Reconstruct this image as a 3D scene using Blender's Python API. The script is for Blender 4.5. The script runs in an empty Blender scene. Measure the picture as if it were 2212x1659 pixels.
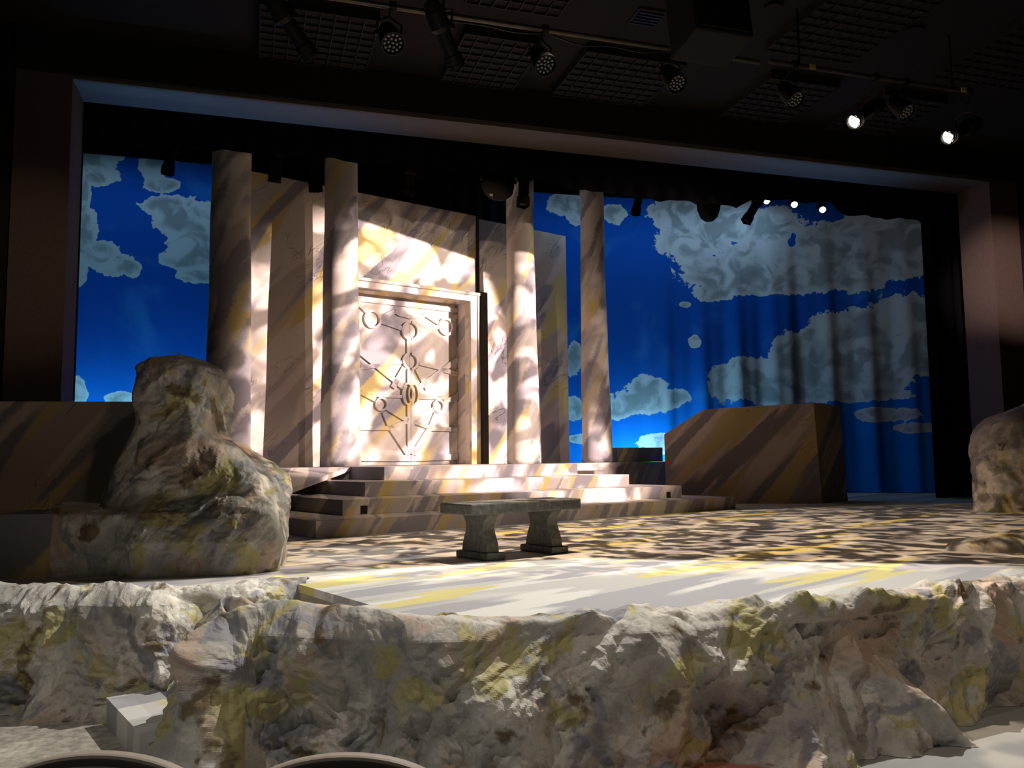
import bpy, math, random
import numpy as np
from mathutils import Vector, Matrix
random.seed(7)
C = bpy.context.scene.collection
SC = bpy.context.scene

# ---------------------------------------------------------------- camera
FPX, EYE = 1790.0, 0.76            # focal length in pixels of the 2212 px wide frame, eye height over the stage deck
PITCH, ROLL, PSI = 0.0903, 0.0121, math.radians(17.4)
fw = Vector((math.sin(PSI)*math.cos(PITCH), math.cos(PSI)*math.cos(PITCH), math.sin(PITCH)))
rt0 = Vector((math.cos(PSI), -math.sin(PSI), 0)); up0 = rt0.cross(fw)
RT = rt0*math.cos(ROLL) - up0*math.sin(ROLL)
UP = up0*math.cos(ROLL) + rt0*math.sin(ROLL)
cam = bpy.data.cameras.new('camera'); camo = bpy.data.objects.new('camera', cam); C.objects.link(camo)
cam.sensor_width = 36; cam.lens = 36*FPX/2212; cam.clip_start = 0.05; cam.clip_end = 100
camo.matrix_world = Matrix(((RT.x, UP.x, -fw.x, 0), (RT.y, UP.y, -fw.y, 0), (RT.z, UP.z, -fw.z, EYE), (0, 0, 0, 1)))
SC.camera = camo
EYEV = Vector((0, 0, EYE))

# measuring helpers: a place in the photograph turned into a place on a known plane of the room
def ray(px, py): return fw*FPX + RT*(px-1106) - UP*(py-829.5)
def onZ(px, py, z=0.0):
    d = ray(px, py); return EYEV + d*((z-EYE)/d.z)
def onY(px, py, Y):
    d = ray(px, py); return EYEV + d*(Y/d.y)
def proj(P):
    q = np.asarray(P, float) - np.array(EYEV)
    f = q@np.array(fw)
    return 1106+FPX*(q@np.array(RT))/f, 829.5-FPX*(q@np.array(UP))/f
def ground(xc, d, z=0.0):          # lateral offset and distance along the line of sight
    return Vector((d*math.sin(PSI)+xc*math.cos(PSI), d*math.cos(PSI)-xc*math.sin(PSI), z))
# the temple set is turned against the proscenium: u runs along its front, b runs upstage
HD = math.radians(53.17)+PSI
U = Vector((math.sin(HD), math.cos(HD), 0)); B = Vector((-U.y, U.x, 0))
O = ground(-1.961, 8.304)
def S(t, k, z=0.0): return O + U*t + B*k + Vector((0, 0, z))
def onK(px, py, k):                # -> (t, z) on the plane k metres behind the first step
    d = ray(px, py); P0 = O + B*k
    s = (P0-EYEV).dot(B)/d.dot(B); P = EYEV + d*s
    return (P-O).dot(U), P.z

# ---------------------------------------------------------------- world, exposure
SC.view_settings.view_transform = 'Standard'; SC.view_settings.look = 'None'
SC.view_settings.gamma = 1.0; SC.view_settings.exposure = 0.0; SC.view_settings.use_curve_mapping = False
SC.cycles.use_denoising = True; SC.cycles.max_bounces = 6; SC.cycles.sample_clamp_indirect = 4.0
wd = bpy.data.worlds.new('dark_house'); SC.world = wd; wd.use_nodes = True
wd.node_tree.nodes['Background'].inputs[0].default_value = (0.9, 0.75, 0.6, 1)
wd.node_tree.nodes['Background'].inputs[1].default_value = 0.004

# ---------------------------------------------------------------- lights
YP = 7.5                            # the front lighting pipe
def gobo_nodes(L, obj, g, color):
    L.use_nodes = True; nt = L.node_tree; n = nt.nodes; n.clear(); lk = nt.links.new
    tc = n.new('ShaderNodeTexCoord'); sp = n.new('ShaderNodeSeparateXYZ'); lk(tc.outputs['Normal'], sp.inputs[0])
    def m(op, a, b=None):
        x = n.new('ShaderNodeMath'); x.operation = op
        for i, v in enumerate((a, b)):
            if v is None: continue
            if isinstance(v, (int, float)): x.inputs[i].default_value = v
            else: lk(v, x.inputs[i])
        return x.outputs[0]
    az = m('ABSOLUTE', sp.outputs[2]); gx = m('DIVIDE', sp.outputs[0], az); gy = m('DIVIDE', sp.outputs[1], az)
    val = None
    if 'scale' in g:
        cb = n.new('ShaderNodeCombineXYZ'); lk(m('MULTIPLY', gx, g.get('sx', 1.0)), cb.inputs[0]); lk(m('MULTIPLY', gy, g.get('sy', 1.0)), cb.inputs[1]); cb.inputs[2].default_value = g.get('seed', 0.0)
        no = n.new('ShaderNodeTexNoise'); no.inputs['Scale'].default_value = g['scale']; no.inputs['Detail'].default_value = g.get('detail', 2.0)
        no.inputs['Roughness'].default_value = 0.45; no.inputs['Distortion'].default_value = g.get('dist', 0.6)
        lk(cb.outputs[0], no.inputs['Vector'])
        mr = n.new('ShaderNodeMapRange'); mr.interpolation_type = 'SMOOTHSTEP'
        for i, v in ((1, g['lo']), (2, g['hi']), (3, g['min']), (4, 1.0)): mr.inputs[i].default_value = v
        lk(no.outputs['Fac'], mr.inputs[0]); val = mr.outputs[0]
    M = obj.matrix_world.inverted()
    for (A, Bp, keep, soft, floor_) in g.get('cuts', ()):      # framing shutters: straight edges through the beam
        a = M @ A; b = M @ Bp; k = M @ keep
        a2 = Vector((a.x/-a.z, a.y/-a.z)); b2 = Vector((b.x/-b.z, b.y/-b.z)); k2 = Vector((k.x/-k.z, k.y/-k.z))
        nn = Vector((-(b2-a2).y, (b2-a2).x)).normalized()
        if nn.dot(k2-a2) < 0: nn = -nn
        dd = m('SUBTRACT', m('ADD', m('MULTIPLY', gx, nn.x), m('MULTIPLY', gy, nn.y)), nn.dot(a2))
        mr = n.new('ShaderNodeMapRange'); mr.interpolation_type = 'SMOOTHSTEP'
        for i, v in ((1, -soft), (2, soft), (3, floor_), (4, 1.0)): mr.inputs[i].default_value = v
        lk(dd, mr.inputs[0]); val = mr.outputs[0] if val is None else m('MULTIPLY', val, mr.outputs[0])
    em = n.new('ShaderNodeEmission'); em.inputs[0].default_value = (1, 1, 1, 1); lk(val, em.inputs[1])
    ou = n.new('ShaderNodeOutputLight'); lk(em.outputs[0], ou.inputs[0])
def spot(name, loc, target, energy, color, angle, blend=0.3, radius=0.05, gobo=None):
    L = bpy.data.lights.new(name, 'SPOT'); L.energy = energy; L.color = color
    L.spot_size = math.radians(angle); L.spot_blend = blend; L.shadow_soft_size = radius
    o = bpy.data.objects.new(name, L); C.objects.link(o)
    q = (Vector(target)-Vector(loc)).to_track_quat('-Z', 'Y')
    o.matrix_world = Matrix.Translation(loc) @ q.to_matrix().to_4x4()
    if gobo: gobo_nodes(L, o, gobo, color)
    return o
def area(name, loc, target, energy, color, sx, sy):
    L = bpy.data.lights.new(name, 'AREA'); L.shape = 'RECTANGLE'; L.size = sx; L.size_y = sy; L.energy = energy; L.color = color
    o = bpy.data.objects.new(name, L); C.objects.link(o)
    q = (Vector(target)-Vector(loc)).to_track_quat('-Z', 'Y'); o.matrix_world = Matrix.Translation(loc) @ q.to_matrix().to_4x4()
    return o
def kpt(px, py, k):
    t, z = onK(px, py, k); return S(t, k, z)
KP, KD, KC, KR = 3.65, 4.02, 3.0, 4.0        # portal wall, doors, columns, right hand flat
PH = 0.681                                    # platform height: four rises of 0.17
WARM, PINK, COOL = (1.0, 0.79, 0.60), (1.0, 0.76, 0.69), (1.0, 0.96, 0.88)
def lens_front(px, py, target):
    c = onY(px, py, YP+0.05); return c+(Vector(target)-c).normalized()*0.07
AIM_A, AIM_B = ground(-2.35, 6.0, 0.35), ground(-2.3, 5.0, -0.1)
lamp_a = lens_front(2049, 296, AIM_A); lamp_b = lens_front(1846, 262, AIM_B)
side_key = ground(7.6, 8.65, 4.35); side_wash = onY(2380, 300, YP)     # beyond the right edge of the picture
cut_front = [(onZ(700, 1236), onZ(1250, 1206), onZ(1200, 1300), 0.012, 0.0), (onZ(1250, 1206), onZ(2212, 1222), onZ(1500, 1300), 0.012, 0.0)]
spot('light_portal_gobo', side_key, kpt(930, 870, KP), 19500, PINK, 38, 0.35, 0.02,
     dict(scale=19, lo=0.42, hi=0.62, min=0.24, seed=3.1, detail=1.5, dist=0.9,
          cuts=[(kpt(798, 483, KP), kpt(1000, 552, KP), kpt(880, 800, KP), 0.002, 0.03), (kpt(1130, 500, KC), kpt(1300, 1000, KC), kpt(880, 800, KP), 0.015, 0.05)]))
spot('light_portal_wash', side_wash, kpt(960, 900, KP), 620, WARM, 46, 0.4, 0.02,
     dict(cuts=[(kpt(1243, 400, KC), kpt(1253, 1000, KC), kpt(880, 800, KP), 0.01, 0.45)]))
spot('light_steps_fill', onY(1300, 60, 7.0), kpt(1050, 1040, 1.0), 420, WARM, 60, 0.6, 0.03,  # extra front fill, added to brighten the step fronts evenly
     dict(cuts=[(onZ(692, 1166), onZ(1590, 1101), S(3, 1.5, 0.4), 0.02, 0.25), (kpt(700, 900, KP), kpt(1200, 900, KP), S(3, 1.5, 0.4), 0.05, 0.1)]))
spot('light_floor_gobo', onY(1250, 20, 7.2), onZ(1350, 1150), 1650, (1.0, 0.74, 0.50), 104, 0.5, 0.02,
     dict(scale=22, lo=0.45, hi=0.58, min=0.08, seed=8.3, detail=2.0, dist=0.8,
          cuts=[(onZ(692, 1166), onZ(1590, 1101), onZ(1300, 1160), 0.01, 0.06), (onZ(1590, 1101), onZ(2150, 1085), onZ(1900, 1150), 0.01, 0.04), (onZ(600, 1255), onZ(2212, 1225), onZ(1300, 1160), 0.05, 0.0)]))
spot('light_front_wash', ground(1.2, 5.9, 4.7), ground(0.4, 4.6, 0), 1080, COOL, 78, 0.25, 0.03, dict(cuts=cut_front))
spot('light_front_left', ground(-3.0, 1.6, 4.2), ground(-1.2, 4.4, -0.3), 170, COOL, 80, 0.6, 0.05, dict(cuts=cut_front))
spot('light_front_right', ground(2.6, 2.4, 4.4), ground(1.5, 4.4, -0.2), 130, WARM, 80, 0.6, 0.05, dict(cuts=cut_front))
def gpt(px, py, d): v = ray(px, py); return EYEV+v*(d/FPX)
spot('light_side_rock', lamp_a, AIM_A, 1900, COOL, 22, 0.5, 0.02,
     dict(scale=24, lo=0.40, hi=0.54, min=0.08, seed=5.0, cuts=[(gpt(200, 1080, 6.0), gpt(520, 925, 6.0), gpt(560, 1150, 5.9), 0.008, 0.02)]))
spot('light_left_fill', ground(0.5, 2.5, 4.3), ground(-4.4, 6.4, 0.9), 75, WARM, 34, 0.8, 0.1)  # dim fill added to lift the low wall at left, no lamp seen
spot('light_left_trim_fill', ground(1.0, 2.0, 4.2), onY(70, 580, 10.3), 420, WARM, 16, 1.0, 0.05)  # added spot, stands in for front light spilling on the left trim
spot('light_left_skirt', lamp_b, AIM_B, 500, COOL, 24, 0.5, 0.02, dict(scale=22, lo=0.38, hi=0.56, min=0.2, seed=2.0))
spot('light_right_rock', ground(1.2, 5.0, 4.4), onZ(2200, 1090, 0.5), 700, WARM, 20, 0.5, 0.03,
     dict(scale=22, lo=0.42, hi=0.56, min=0.15, seed=11.0))
spot('light_jamb', ground(3.0, 4.0, 4.4), onY(2178, 600, 10.3), 5000, PINK, 12, 1.0, 0.03)
area('light_cyc_ground_left', (-1.9, 14.6, 0.1), (-1.9, 15.9, 2.0), 125, (0.28, 0.68, 1.0), 4.2, 0.25)
area('light_cyc_ground_right', (6.5, 14.8, 0.1), (6.4, 15.8, 2.0), 200, (0.28, 0.68, 1.0), 3.2, 0.25)
area('light_cyc_top_left', (-2.2, 14.7, 5.9), (-2.2, 15.7, 2.6), 14, (0.42, 0.68, 1.0), 4.5, 0.3)
area('light_cyc_top_right', (7.4, 14.2, 5.9), (7.4, 15.5, 2.6), 30, (0.42, 0.68, 1.0), 5.5, 0.3)
spot('light_added_blue_left', (-1.1, 10.72, 0.3), (-0.3, 10.66, 5.0), 480, (0.10, 0.42, 1.0), 62, 1.0, 0.05, dict(cuts=[(Vector((-2, 11.04, 5.0)), Vector((2, 11.04, 5.0)), Vector((-1, 10.5, 5.0)), 0.004, 0.0), (Vector((-2, 10.40, 5.1)), Vector((2, 10.40, 5.1)), Vector((-1, 10.9, 5.1)), 0.004, 0.0)]))  # unseen spot without a fixture, added to turn the soffit's left end blue
spot('light_added_blue_right', (8.6, 10.72, 0.3), (8.2, 10.66, 5.0), 330, (0.10, 0.42, 1.0), 62, 1.0, 0.05, dict(cuts=[(Vector((6, 11.04, 5.0)), Vector((9, 11.04, 5.0)), Vector((8, 10.5, 5.0)), 0.004, 0.0), (Vector((6, 10.40, 5.1)), Vector((9, 10.40, 5.1)), Vector((8, 10.9, 5.1)), 0.004, 0.0)]))  # its twin, likewise unseen and added, for the right end of the soffit
area('light_house_fill', (4, 2, 5.0), (4, 6, 0), 1.4, (1.0, 0.8, 0.62), 5, 3)  # soft ambient fill for the dim house, not a visible lamp

# ---------------------------------------------------------------- materials
def mat(name):
    m = bpy.data.materials.new(name); m.use_nodes = True
    return m, m.node_tree.nodes, m.node_tree.links.new, m.node_tree.nodes['Principled BSDF']
def plain(name, col, rough=0.6, metal=0.0, var=0.15, scale=8.0, bump=0.0, spec=0.3):
    m, n, lk, b = mat(name)
    b.inputs['Roughness'].default_value = rough; b.inputs['Metallic'].default_value = metal; b.inputs['Specular IOR Level'].default_value = spec
    tc = n.new('ShaderNodeTexCoord'); no = n.new('ShaderNodeTexNoise'); no.inputs['Scale'].default_value = scale; no.inputs['Detail'].default_value = 4
    lk(tc.outputs['Object'], no.inputs['Vector'])
    cr = n.new('ShaderNodeValToRGB'); cr.color_ramp.elements[0].position = 0.3; cr.color_ramp.elements[1].position = 0.7
    cr.color_ramp.elements[0].color = (*[c*(1-var) for c in col], 1); cr.color_ramp.elements[1].color = (*[min(1, c*(1+var)) for c in col], 1)
    lk(no.outputs['Fac'], cr.inputs[0]); lk(cr.outputs[0], b.inputs['Base Color'])
    if bump:
        bp = n.new('ShaderNodeBump'); bp.inputs['Strength'].default_value = bump; bp.inputs['Distance'].default_value = 0.01
        lk(no.outputs['Fac'], bp.inputs['Height']); lk(bp.outputs[0], b.inputs['Normal'])
    return m
def emit(name, col, s):
    m, n, lk, b = mat(name); b.inputs['Base Color'].default_value = (*col, 1)
    b.inputs['Emission Color'].default_value = (*col, 1); b.inputs['Emission Strength'].default_value = s
    return m
PALE, GREY, OCHRE = (0.66, 0.60, 0.54), (0.29, 0.275, 0.30), (0.62, 0.50, 0.22)
def painted(name, across, along, fs, fl, seed=0.0, pale=PALE, grey=GREY, ochre=OCHRE, gth=0.55, yth=0.57, soft=0.02, jag=0.05, wrinkle=0.0, coarse=0.0):
    """scenic marble brushwork: bands of grey and ochre running along one direction"""
    m, n, lk, b = mat(name); b.inputs['Roughness'].default_value = 0.75; b.inputs['Specular IOR Level'].default_value = 0.2
    ge = n.new('ShaderNodeNewGeometry')
    def dot(v):
        d = n.new('ShaderNodeVectorMath'); d.operation = 'DOT_PRODUCT'; lk(ge.outputs['Position'], d.inputs[0]); d.inputs[1].default_value = v; return d.outputs['Value']
    jn = n.new('ShaderNodeTexNoise'); jn.inputs['Scale'].default_value = 22; jn.inputs['Detail'].default_value = 3; lk(ge.outputs['Position'], jn.inputs['Vector'])
    ja = n.new('ShaderNodeMath'); ja.operation = 'MULTIPLY_ADD'; lk(jn.outputs['Fac'], ja.inputs[0]); ja.inputs[1].default_value = jag; lk(dot(across), ja.inputs[2])
    def mul(a, v):
        x = n.new('ShaderNodeMath'); x.operation = 'MULTIPLY'; lk(a, x.inputs[0]); x.inputs[1].default_value = v; return x.outputs[0]
    def band(sd, th):
        cb = n.new('ShaderNodeCombineXYZ'); lk(mul(ja.outputs[0], fs), cb.inputs[0]); lk(mul(dot(along), fl), cb.inputs[1]); cb.inputs[2].default_value = sd
        no = n.new('ShaderNodeTexNoise'); no.inputs['Scale'].default_value = 1.0; no.inputs['Detail'].default_value = 1.5; no.inputs['Distortion'].default_value = 0.35
        lk(cb.outputs[0], no.inputs['Vector'])
        mr = n.new('ShaderNodeMapRange'); mr.inputs[1].default_value = th-soft; mr.inputs[2].default_value = th+soft; lk(no.outputs['Fac'], mr.inputs[0])
        return mr.outputs[0]
    def mix(f, a, c):
        x = n.new('ShaderNodeMix'); x.data_type = 'RGBA'; lk(f, x.inputs['Factor'])
        for s, v in (('A', a), ('B', c)):
            i = [k for k in x.inputs if k.name == s and k.type == 'RGBA'][0]
            if isinstance(v, tuple): i.default_value = (*v, 1)
            else: lk(v, i)
        return [k for k in x.outputs if k.type == 'RGBA'][0]
    c = mix(band(seed+7.7, 0.5), pale, tuple(0.78*p+0.0*g for p, g in zip(pale, grey)))
    c = mix(band(seed, yth), c, ochre)
    c = mix(band(seed+3.3, gth), c, grey)
    lk(c, b.inputs['Base Color'])
    if wrinkle:
        wn = n.new('ShaderNodeTexNoise'); wn.inputs['Scale'].default_value = 2.6; wn.inputs['Detail'].default_value = 2; wn.inputs['Distortion'].default_value = 1.6
        cb = n.new('ShaderNodeCombineXYZ'); lk(mul(dot(across), 1.6), cb.inputs[0]); lk(mul(dot(along), 0.5), cb.inputs[1]); lk(cb.outputs[0], wn.inputs['Vector'])
        a = n.new('ShaderNodeMath'); a.operation = 'SUBTRACT'; lk(wn.outputs['Fac'], a.inputs[0]); a.inputs[1].default_value = 0.5
        ab = n.new('ShaderNodeMath'); ab.operation = 'ABSOLUTE'; lk(a.outputs[0], ab.inputs[0])
        mr = n.new('ShaderNodeMapRange'); mr.interpolation_type = 'SMOOTHSTEP'; mr.inputs[1].default_value = 0.0; mr.inputs[2].default_value = 0.022; mr.inputs[3].default_value = 1; mr.inputs[4].default_value = 0; lk(ab.outputs[0], mr.inputs[0])
        gn = n.new('ShaderNodeTexNoise'); gn.inputs['Scale'].default_value = 1.7; lk(ge.outputs['Position'], gn.inputs['Vector'])
        gm = n.new('ShaderNodeMapRange'); gm.inputs[1].default_value = 0.5; gm.inputs[2].default_value = 0.6; lk(gn.outputs['Fac'], gm.inputs[0])
        ml = n.new('ShaderNodeMath'); ml.operation = 'MULTIPLY'; lk(mr.outputs[0], ml.inputs[0]); lk(gm.outputs[0], ml.inputs[1])
        bp = n.new('ShaderNodeBump'); bp.inputs['Strength'].default_value = wrinkle; bp.inputs['Distance'].default_value = 0.05; lk(ml.outputs[0], bp.inputs['Height']); lk(bp.outputs[0], b.inputs['Normal'])
    return m
def dirs(along):                    # unit vector along the brush strokes and one across them
    a = Vector(along).normalized(); return a
def facade_dirs(deg):
    r = math.radians(deg); al = U*math.cos(r)+Vector((0, 0, math.sin(r))); ac = -U*math.sin(r)+Vector((0, 0, math.cos(r)))+B*0.35
    return tuple(ac), tuple(al)
ac, al = facade_dirs(50)
M_WALL = painted('painted_wall_canvas', ac, al, 2.4, 0.36, 2.0, wrinkle=0.55, gth=0.545, yth=0.56)
M_RWALL = painted('painted_side_canvas', ac, al, 2.0, 0.5, 5.2, wrinkle=0.8, gth=0.60, yth=0.60, pale=(0.60, 0.50, 0.42))
M_DOOR = painted('painted_door_board', ac, al, 3.0, 0.6, 9.4, gth=0.575, yth=0.585, soft=0.05)
ac, al = facade_dirs(58)
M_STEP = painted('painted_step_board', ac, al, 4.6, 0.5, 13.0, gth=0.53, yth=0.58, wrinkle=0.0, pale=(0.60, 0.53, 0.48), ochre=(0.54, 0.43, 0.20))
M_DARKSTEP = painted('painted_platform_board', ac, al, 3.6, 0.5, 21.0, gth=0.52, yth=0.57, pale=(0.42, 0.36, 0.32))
ac, al = facade_dirs(62)
M_COL = painted('painted_column_canvas', tuple(Vector(ac)+B*0.2), al, 4.0, 1.1, 33.0, gth=0.52, yth=0.60, soft=0.05, jag=0.1)
ac, al = facade_dirs(48)
M_BLOCK = painted('painted_block_canvas', ac, al, 3.2, 0.40, 44.0, gth=0.53, yth=0.53, wrinkle=0.4, pale=(0.46, 0.38, 0.32), ochre=(0.42, 0.33, 0.15), grey=(0.20, 0.18, 0.18))
fd = (U*0.99+B*0.12).normalized(); fa = Vector((-fd.y, fd.x, 0))
M_DECK = painted('painted_deck_board', tuple(fa), tuple(fd), 3.4, 0.42, 52.0, pale=(0.70, 0.68, 0.64), grey=(0.40, 0.39, 0.41), ochre=(0.66, 0.58, 0.25), gth=0.53, yth=0.57, soft=0.02, jag=0.05)

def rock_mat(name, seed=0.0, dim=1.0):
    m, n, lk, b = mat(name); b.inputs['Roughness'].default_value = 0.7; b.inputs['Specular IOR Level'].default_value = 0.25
    ge = n.new('ShaderNodeNewGeometry')
    ad = n.new('ShaderNodeVectorMath'); ad.operation = 'ADD'; lk(ge.outputs['Position'], ad.inputs[0]); ad.inputs[1].default_value = (seed, seed*1.7, -seed)
    def noise(sc, det, dist, off):
        o = n.new('ShaderNodeVectorMath'); o.operation = 'ADD'; lk(ad.outputs[0], o.inputs[0]); o.inputs[1].default_value = (off, -off, off*0.5)
        x = n.new('ShaderNodeTexNoise'); x.inputs['Scale'].default_value = sc; x.inputs['Detail'].default_value = det; x.inputs['Distortion'].default_value = dist; x.inputs['Roughness'].default_value = 0.55
        lk(o.outputs[0], x.inputs['Vector']); return x.outputs['Fac']
    def mask(f, a, c):
        r = n.new('ShaderNodeMapRange'); r.inputs[1].default_value = a; r.inputs[2].default_value = c; lk(f, r.inputs[0]); return r.outputs[0]
    def mix(f, a, c):
        x = n.new('ShaderNodeMix'); x.data_type = 'RGBA'; lk(f, x.inputs['Factor'])
        for s, v in (('A', a), ('B', c)):
            i = [k for k in x.inputs if k.name == s and k.type == 'RGBA'][0]
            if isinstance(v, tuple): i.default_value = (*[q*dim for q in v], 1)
            else: lk(v, i)
        return [k for k in x.outputs if k.type == 'RGBA'][0]
    c = mix(mask(noise(2.6, 4, 0.5, 1.1), 0.42, 0.58), (0.43, 0.41, 0.375), (0.66, 0.62, 0.56))
    c = mix(mask(noise(3.1, 4, 0.6, 4.7), 0.54, 0.60), c, (0.50, 0.45, 0.22))
    c = mix(mask(noise(2.3, 4, 0.4, 8.2), 0.56, 0.62), c, (0.54, 0.42, 0.34))
    c = mix(mask(noise(3.4, 4, 0.6, 12.9), 0.57, 0.62), c, (0.31, 0.30, 0.33))
    c = mix(mask(noise(4.1, 5, 0.3, 19.3), 0.60, 0.66), c, (0.20, 0.15, 0.09))
    c = mix(mask(noise(60, 3, 0, 2.0), 0.55, 0.85), c, (0.30, 0.27, 0.22))
    lk(c, b.inputs['Base Color'])
    vo = n.new('ShaderNodeTexVoronoi'); vo.feature = 'DISTANCE_TO_EDGE'; vo.inputs['Scale'].default_value = 16
    wv = n.new('ShaderNodeVectorMath'); wv.operation = 'MULTIPLY_ADD'; nn = n.new('ShaderNodeTexNoise'); nn.inputs['Scale'].default_value = 9; lk(ad.outputs[0], nn.inputs['Vector'])
    lk(nn.outputs['Color'], wv.inputs[0]); wv.inputs[1].default_value = (0.09, 0.09, 0.09); lk(ad.outputs[0], wv.inputs[2]); lk(wv.outputs[0], vo.inputs['Vector'])
    mn = n.new('ShaderNodeMath'); mn.operation = 'MINIMUM'; lk(vo.outputs['Distance'], mn.inputs[0]); mn.inputs[1].default_value = 0.22
    bp = n.new('ShaderNodeBump'); bp.inputs['Strength'].default_value = 0.16; bp.inputs['Distance'].default_value = 0.05
    lk(mn.outputs[0], bp.inputs['Height']); lk(bp.outputs[0], b.inputs['Normal'])
    return m
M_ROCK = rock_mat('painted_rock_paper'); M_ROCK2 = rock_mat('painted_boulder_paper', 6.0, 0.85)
M_BLACK = plain('black_duvetyn', (0.004, 0.004, 0.0045), 0.95, spec=0.05)
M_CURT = plain('black_velour', (0.006, 0.006, 0.008), 0.95, spec=0.05)
M_BROWN = plain('dark_brown_plaster', (0.10, 0.068, 0.056), 0.8, var=0.1, scale=30, bump=0.1)
M_SOFFIT = plain('soffit_plaster', (0.09, 0.077, 0.071), 0.85, var=0.08, scale=40, bump=0.1)
M_HOUSE = plain('house_black_paint', (0.012, 0.010, 0.009), 0.9)
M_CEIL = plain('ceiling_brown_paint', (0.0065, 0.0054, 0.0043), 0.9, var=0.1)
M_PANEL = plain('ceiling_panel_black', (0.010, 0.010, 0.011), 0.9)
M_GRID = plain('ceiling_grid_metal', (0.009, 0.0087, 0.0085), 0.7)
M_METAL = plain('black_enamel', (0.010, 0.010, 0.011), 0.5, 0.0, 0.1, 20, spec=0.25)
M_MATTE = plain('matte_black_body', (0.006, 0.005, 0.0045), 0.8, spec=0.1)
M_STEEL = plain('bare_steel', (0.35, 0.34, 0.32), 0.35, 0.9, 0.1)
M_PIPE = plain('grey_pipe', (0.09, 0.08, 0.065), 0.4, 0.6)
M_LENS = plain('clear_lens', (0.35, 0.34, 0.33), 0.12, 0.0, 0.1, spec=0.8)
M_HOT = emit('hot_lens', (1.0, 0.86, 0.62), 5.0)
M_TAPE = plain('yellow_tape', (0.55, 0.38, 0.05), 0.6)
M_LABEL = plain('white_label', (0.6, 0.6, 0.58), 0.6)
M_HFLOOR = plain('grey_house_floor', (0.33, 0.33, 0.32), 0.6, var=0.12, scale=3)
M_CLOTH = plain('rough_ground_cloth', (0.38, 0.35, 0.30), 0.9, var=0.35, scale=22, bump=0.8)
M_RED = plain('faded_red_mat', (0.50, 0.20, 0.15), 0.85)
M_SEATRIM = plain('seat_rim_plastic', (0.46, 0.38, 0.32), 0.5, var=0.05)
M_SEATPAD = plain('seat_dark_fabric', (0.02, 0.016, 0.015), 0.9)
M_STONE = plain('grey_cast_stone', (0.165, 0.172, 0.168), 0.75, var=0.3, scale=28, bump=0.6)
M_STEPVENT = plain('dark_steplight_face', (0.02, 0.014, 0.01), 0.5)
M_DARKGAP = plain('dark_joint_gap', (0.05, 0.035, 0.025), 0.8)  # near-black brown painted in for the dark gap beside the portal

# ---------------------------------------------------------------- mesh helpers
class MB:
    def __init__(s): s.v = []; s.f = []
    def add(s, v, f):
        o = len(s.v); s.v += [tuple(p) for p in v]; s.f += [tuple(i+o for i in q) for q in f]; return s
    def hexa(s, p):                 # 4 bottom then 4 top points, same order
        return s.add(p, [(3, 2, 1, 0), (4, 5, 6, 7), (0, 1, 5, 4), (1, 2, 6, 5), (2, 3, 7, 6), (3, 0, 4, 7)])
    def box(s, c, sz, R=None):
        R = R or Matrix.Identity(3); c = Vector(c)
        p = [c+R@Vector((x*sz[0]/2, y*sz[1]/2, z*sz[2]/2)) for z in (-1, 1) for x, y in ((-1, -1), (1, -1), (1, 1), (-1, 1))]
        return s.hexa(p)
    def slab(s, t0, t1, k0, k1, z0, z1):   # a board in the frame of the set
        return s.hexa([S(t, k, z) for z in (z0, z1) for t, k in ((t0, k0), (t1, k0), (t1, k1), (t0, k1))])
    def prism(s, pts, off):         # a planar outline pushed along a vector
        n = len(pts); off = Vector(off); a = [Vector(p) for p in pts]
        return s.add(a+[p+off for p in a], [tuple(range(n-1, -1, -1)), tuple(range(n, 2*n))]+[(i, (i+1) % n, n+(i+1) % n, n+i) for i in range(n)])
    def lathe(s, prof, R=None, c=(0, 0, 0), seg=24, cap=True):   # (radius, height) along local z
        R = R or Matrix.Identity(3); c = Vector(c); v = []
        for r, h in prof:
            for i in range(seg):
                a = 2*math.pi*i/seg; v.append(c+R@Vector((r*math.cos(a), r*math.sin(a), h)))
        f = [(j*seg+i, j*seg+(i+1) % seg, (j+1)*seg+(i+1) % seg, (j+1)*seg+i) for j in range(len(prof)-1) for i in range(seg)]
        if cap: f += [tuple(range(seg-1, -1, -1)), tuple(range((len(prof)-1)*seg, len(prof)*seg))]
        return s.add(v, f)
    def tube(s, pts, r, seg=8):
        pts = [Vector(p) for p in pts]; v = []
        for i, p in enumerate(pts):
            d = (pts[min(i+1, len(pts)-1)]-pts[max(i-1, 0)]).normalized()
            a = d.orthogonal().normalized() if abs(d.z) > 0.95 else d.cross(Vector((0, 0, 1))).normalized(); b = d.cross(a)
            for j in range(seg):
                q = 2*math.pi*j/seg; v.append(p+(a*math.cos(q)+b*math.sin(q))*r)
        n = len(pts)
        return s.add(v, [(i*seg+j, i*seg+(j+1) % seg, (i+1)*seg+(j+1) % seg, (i+1)*seg+j) for i in range(n-1) for j in range(seg)]+[tuple(range(seg-1, -1, -1)), tuple(range((n-1)*seg, n*seg))])
    def grid(s, P):                 # (rows, cols, 3)
        r, c, _ = P.shape; idx = np.arange(r*c).reshape(r, c)
        q = np.stack([idx[:-1, :-1], idx[:-1, 1:], idx[1:, 1:], idx[1:, :-1]], -1).reshape(-1, 4)
        o = len(s.v); s.v += [tuple(x) for x in P.reshape(-1, 3).tolist()]; s.f += [tuple(x) for x in (q+o).tolist()]; return s
def tag(o, label=None, cat=None, group=None, kind=None):
    for k, v in (('label', label), ('category', cat), ('group', group), ('kind', kind)):
        if v: o[k] = v
    return o
def wloc(o):
    p = Vector(o.location)
    while o.parent: o = o.parent; p = p+Vector(o.location)
    return p
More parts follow.
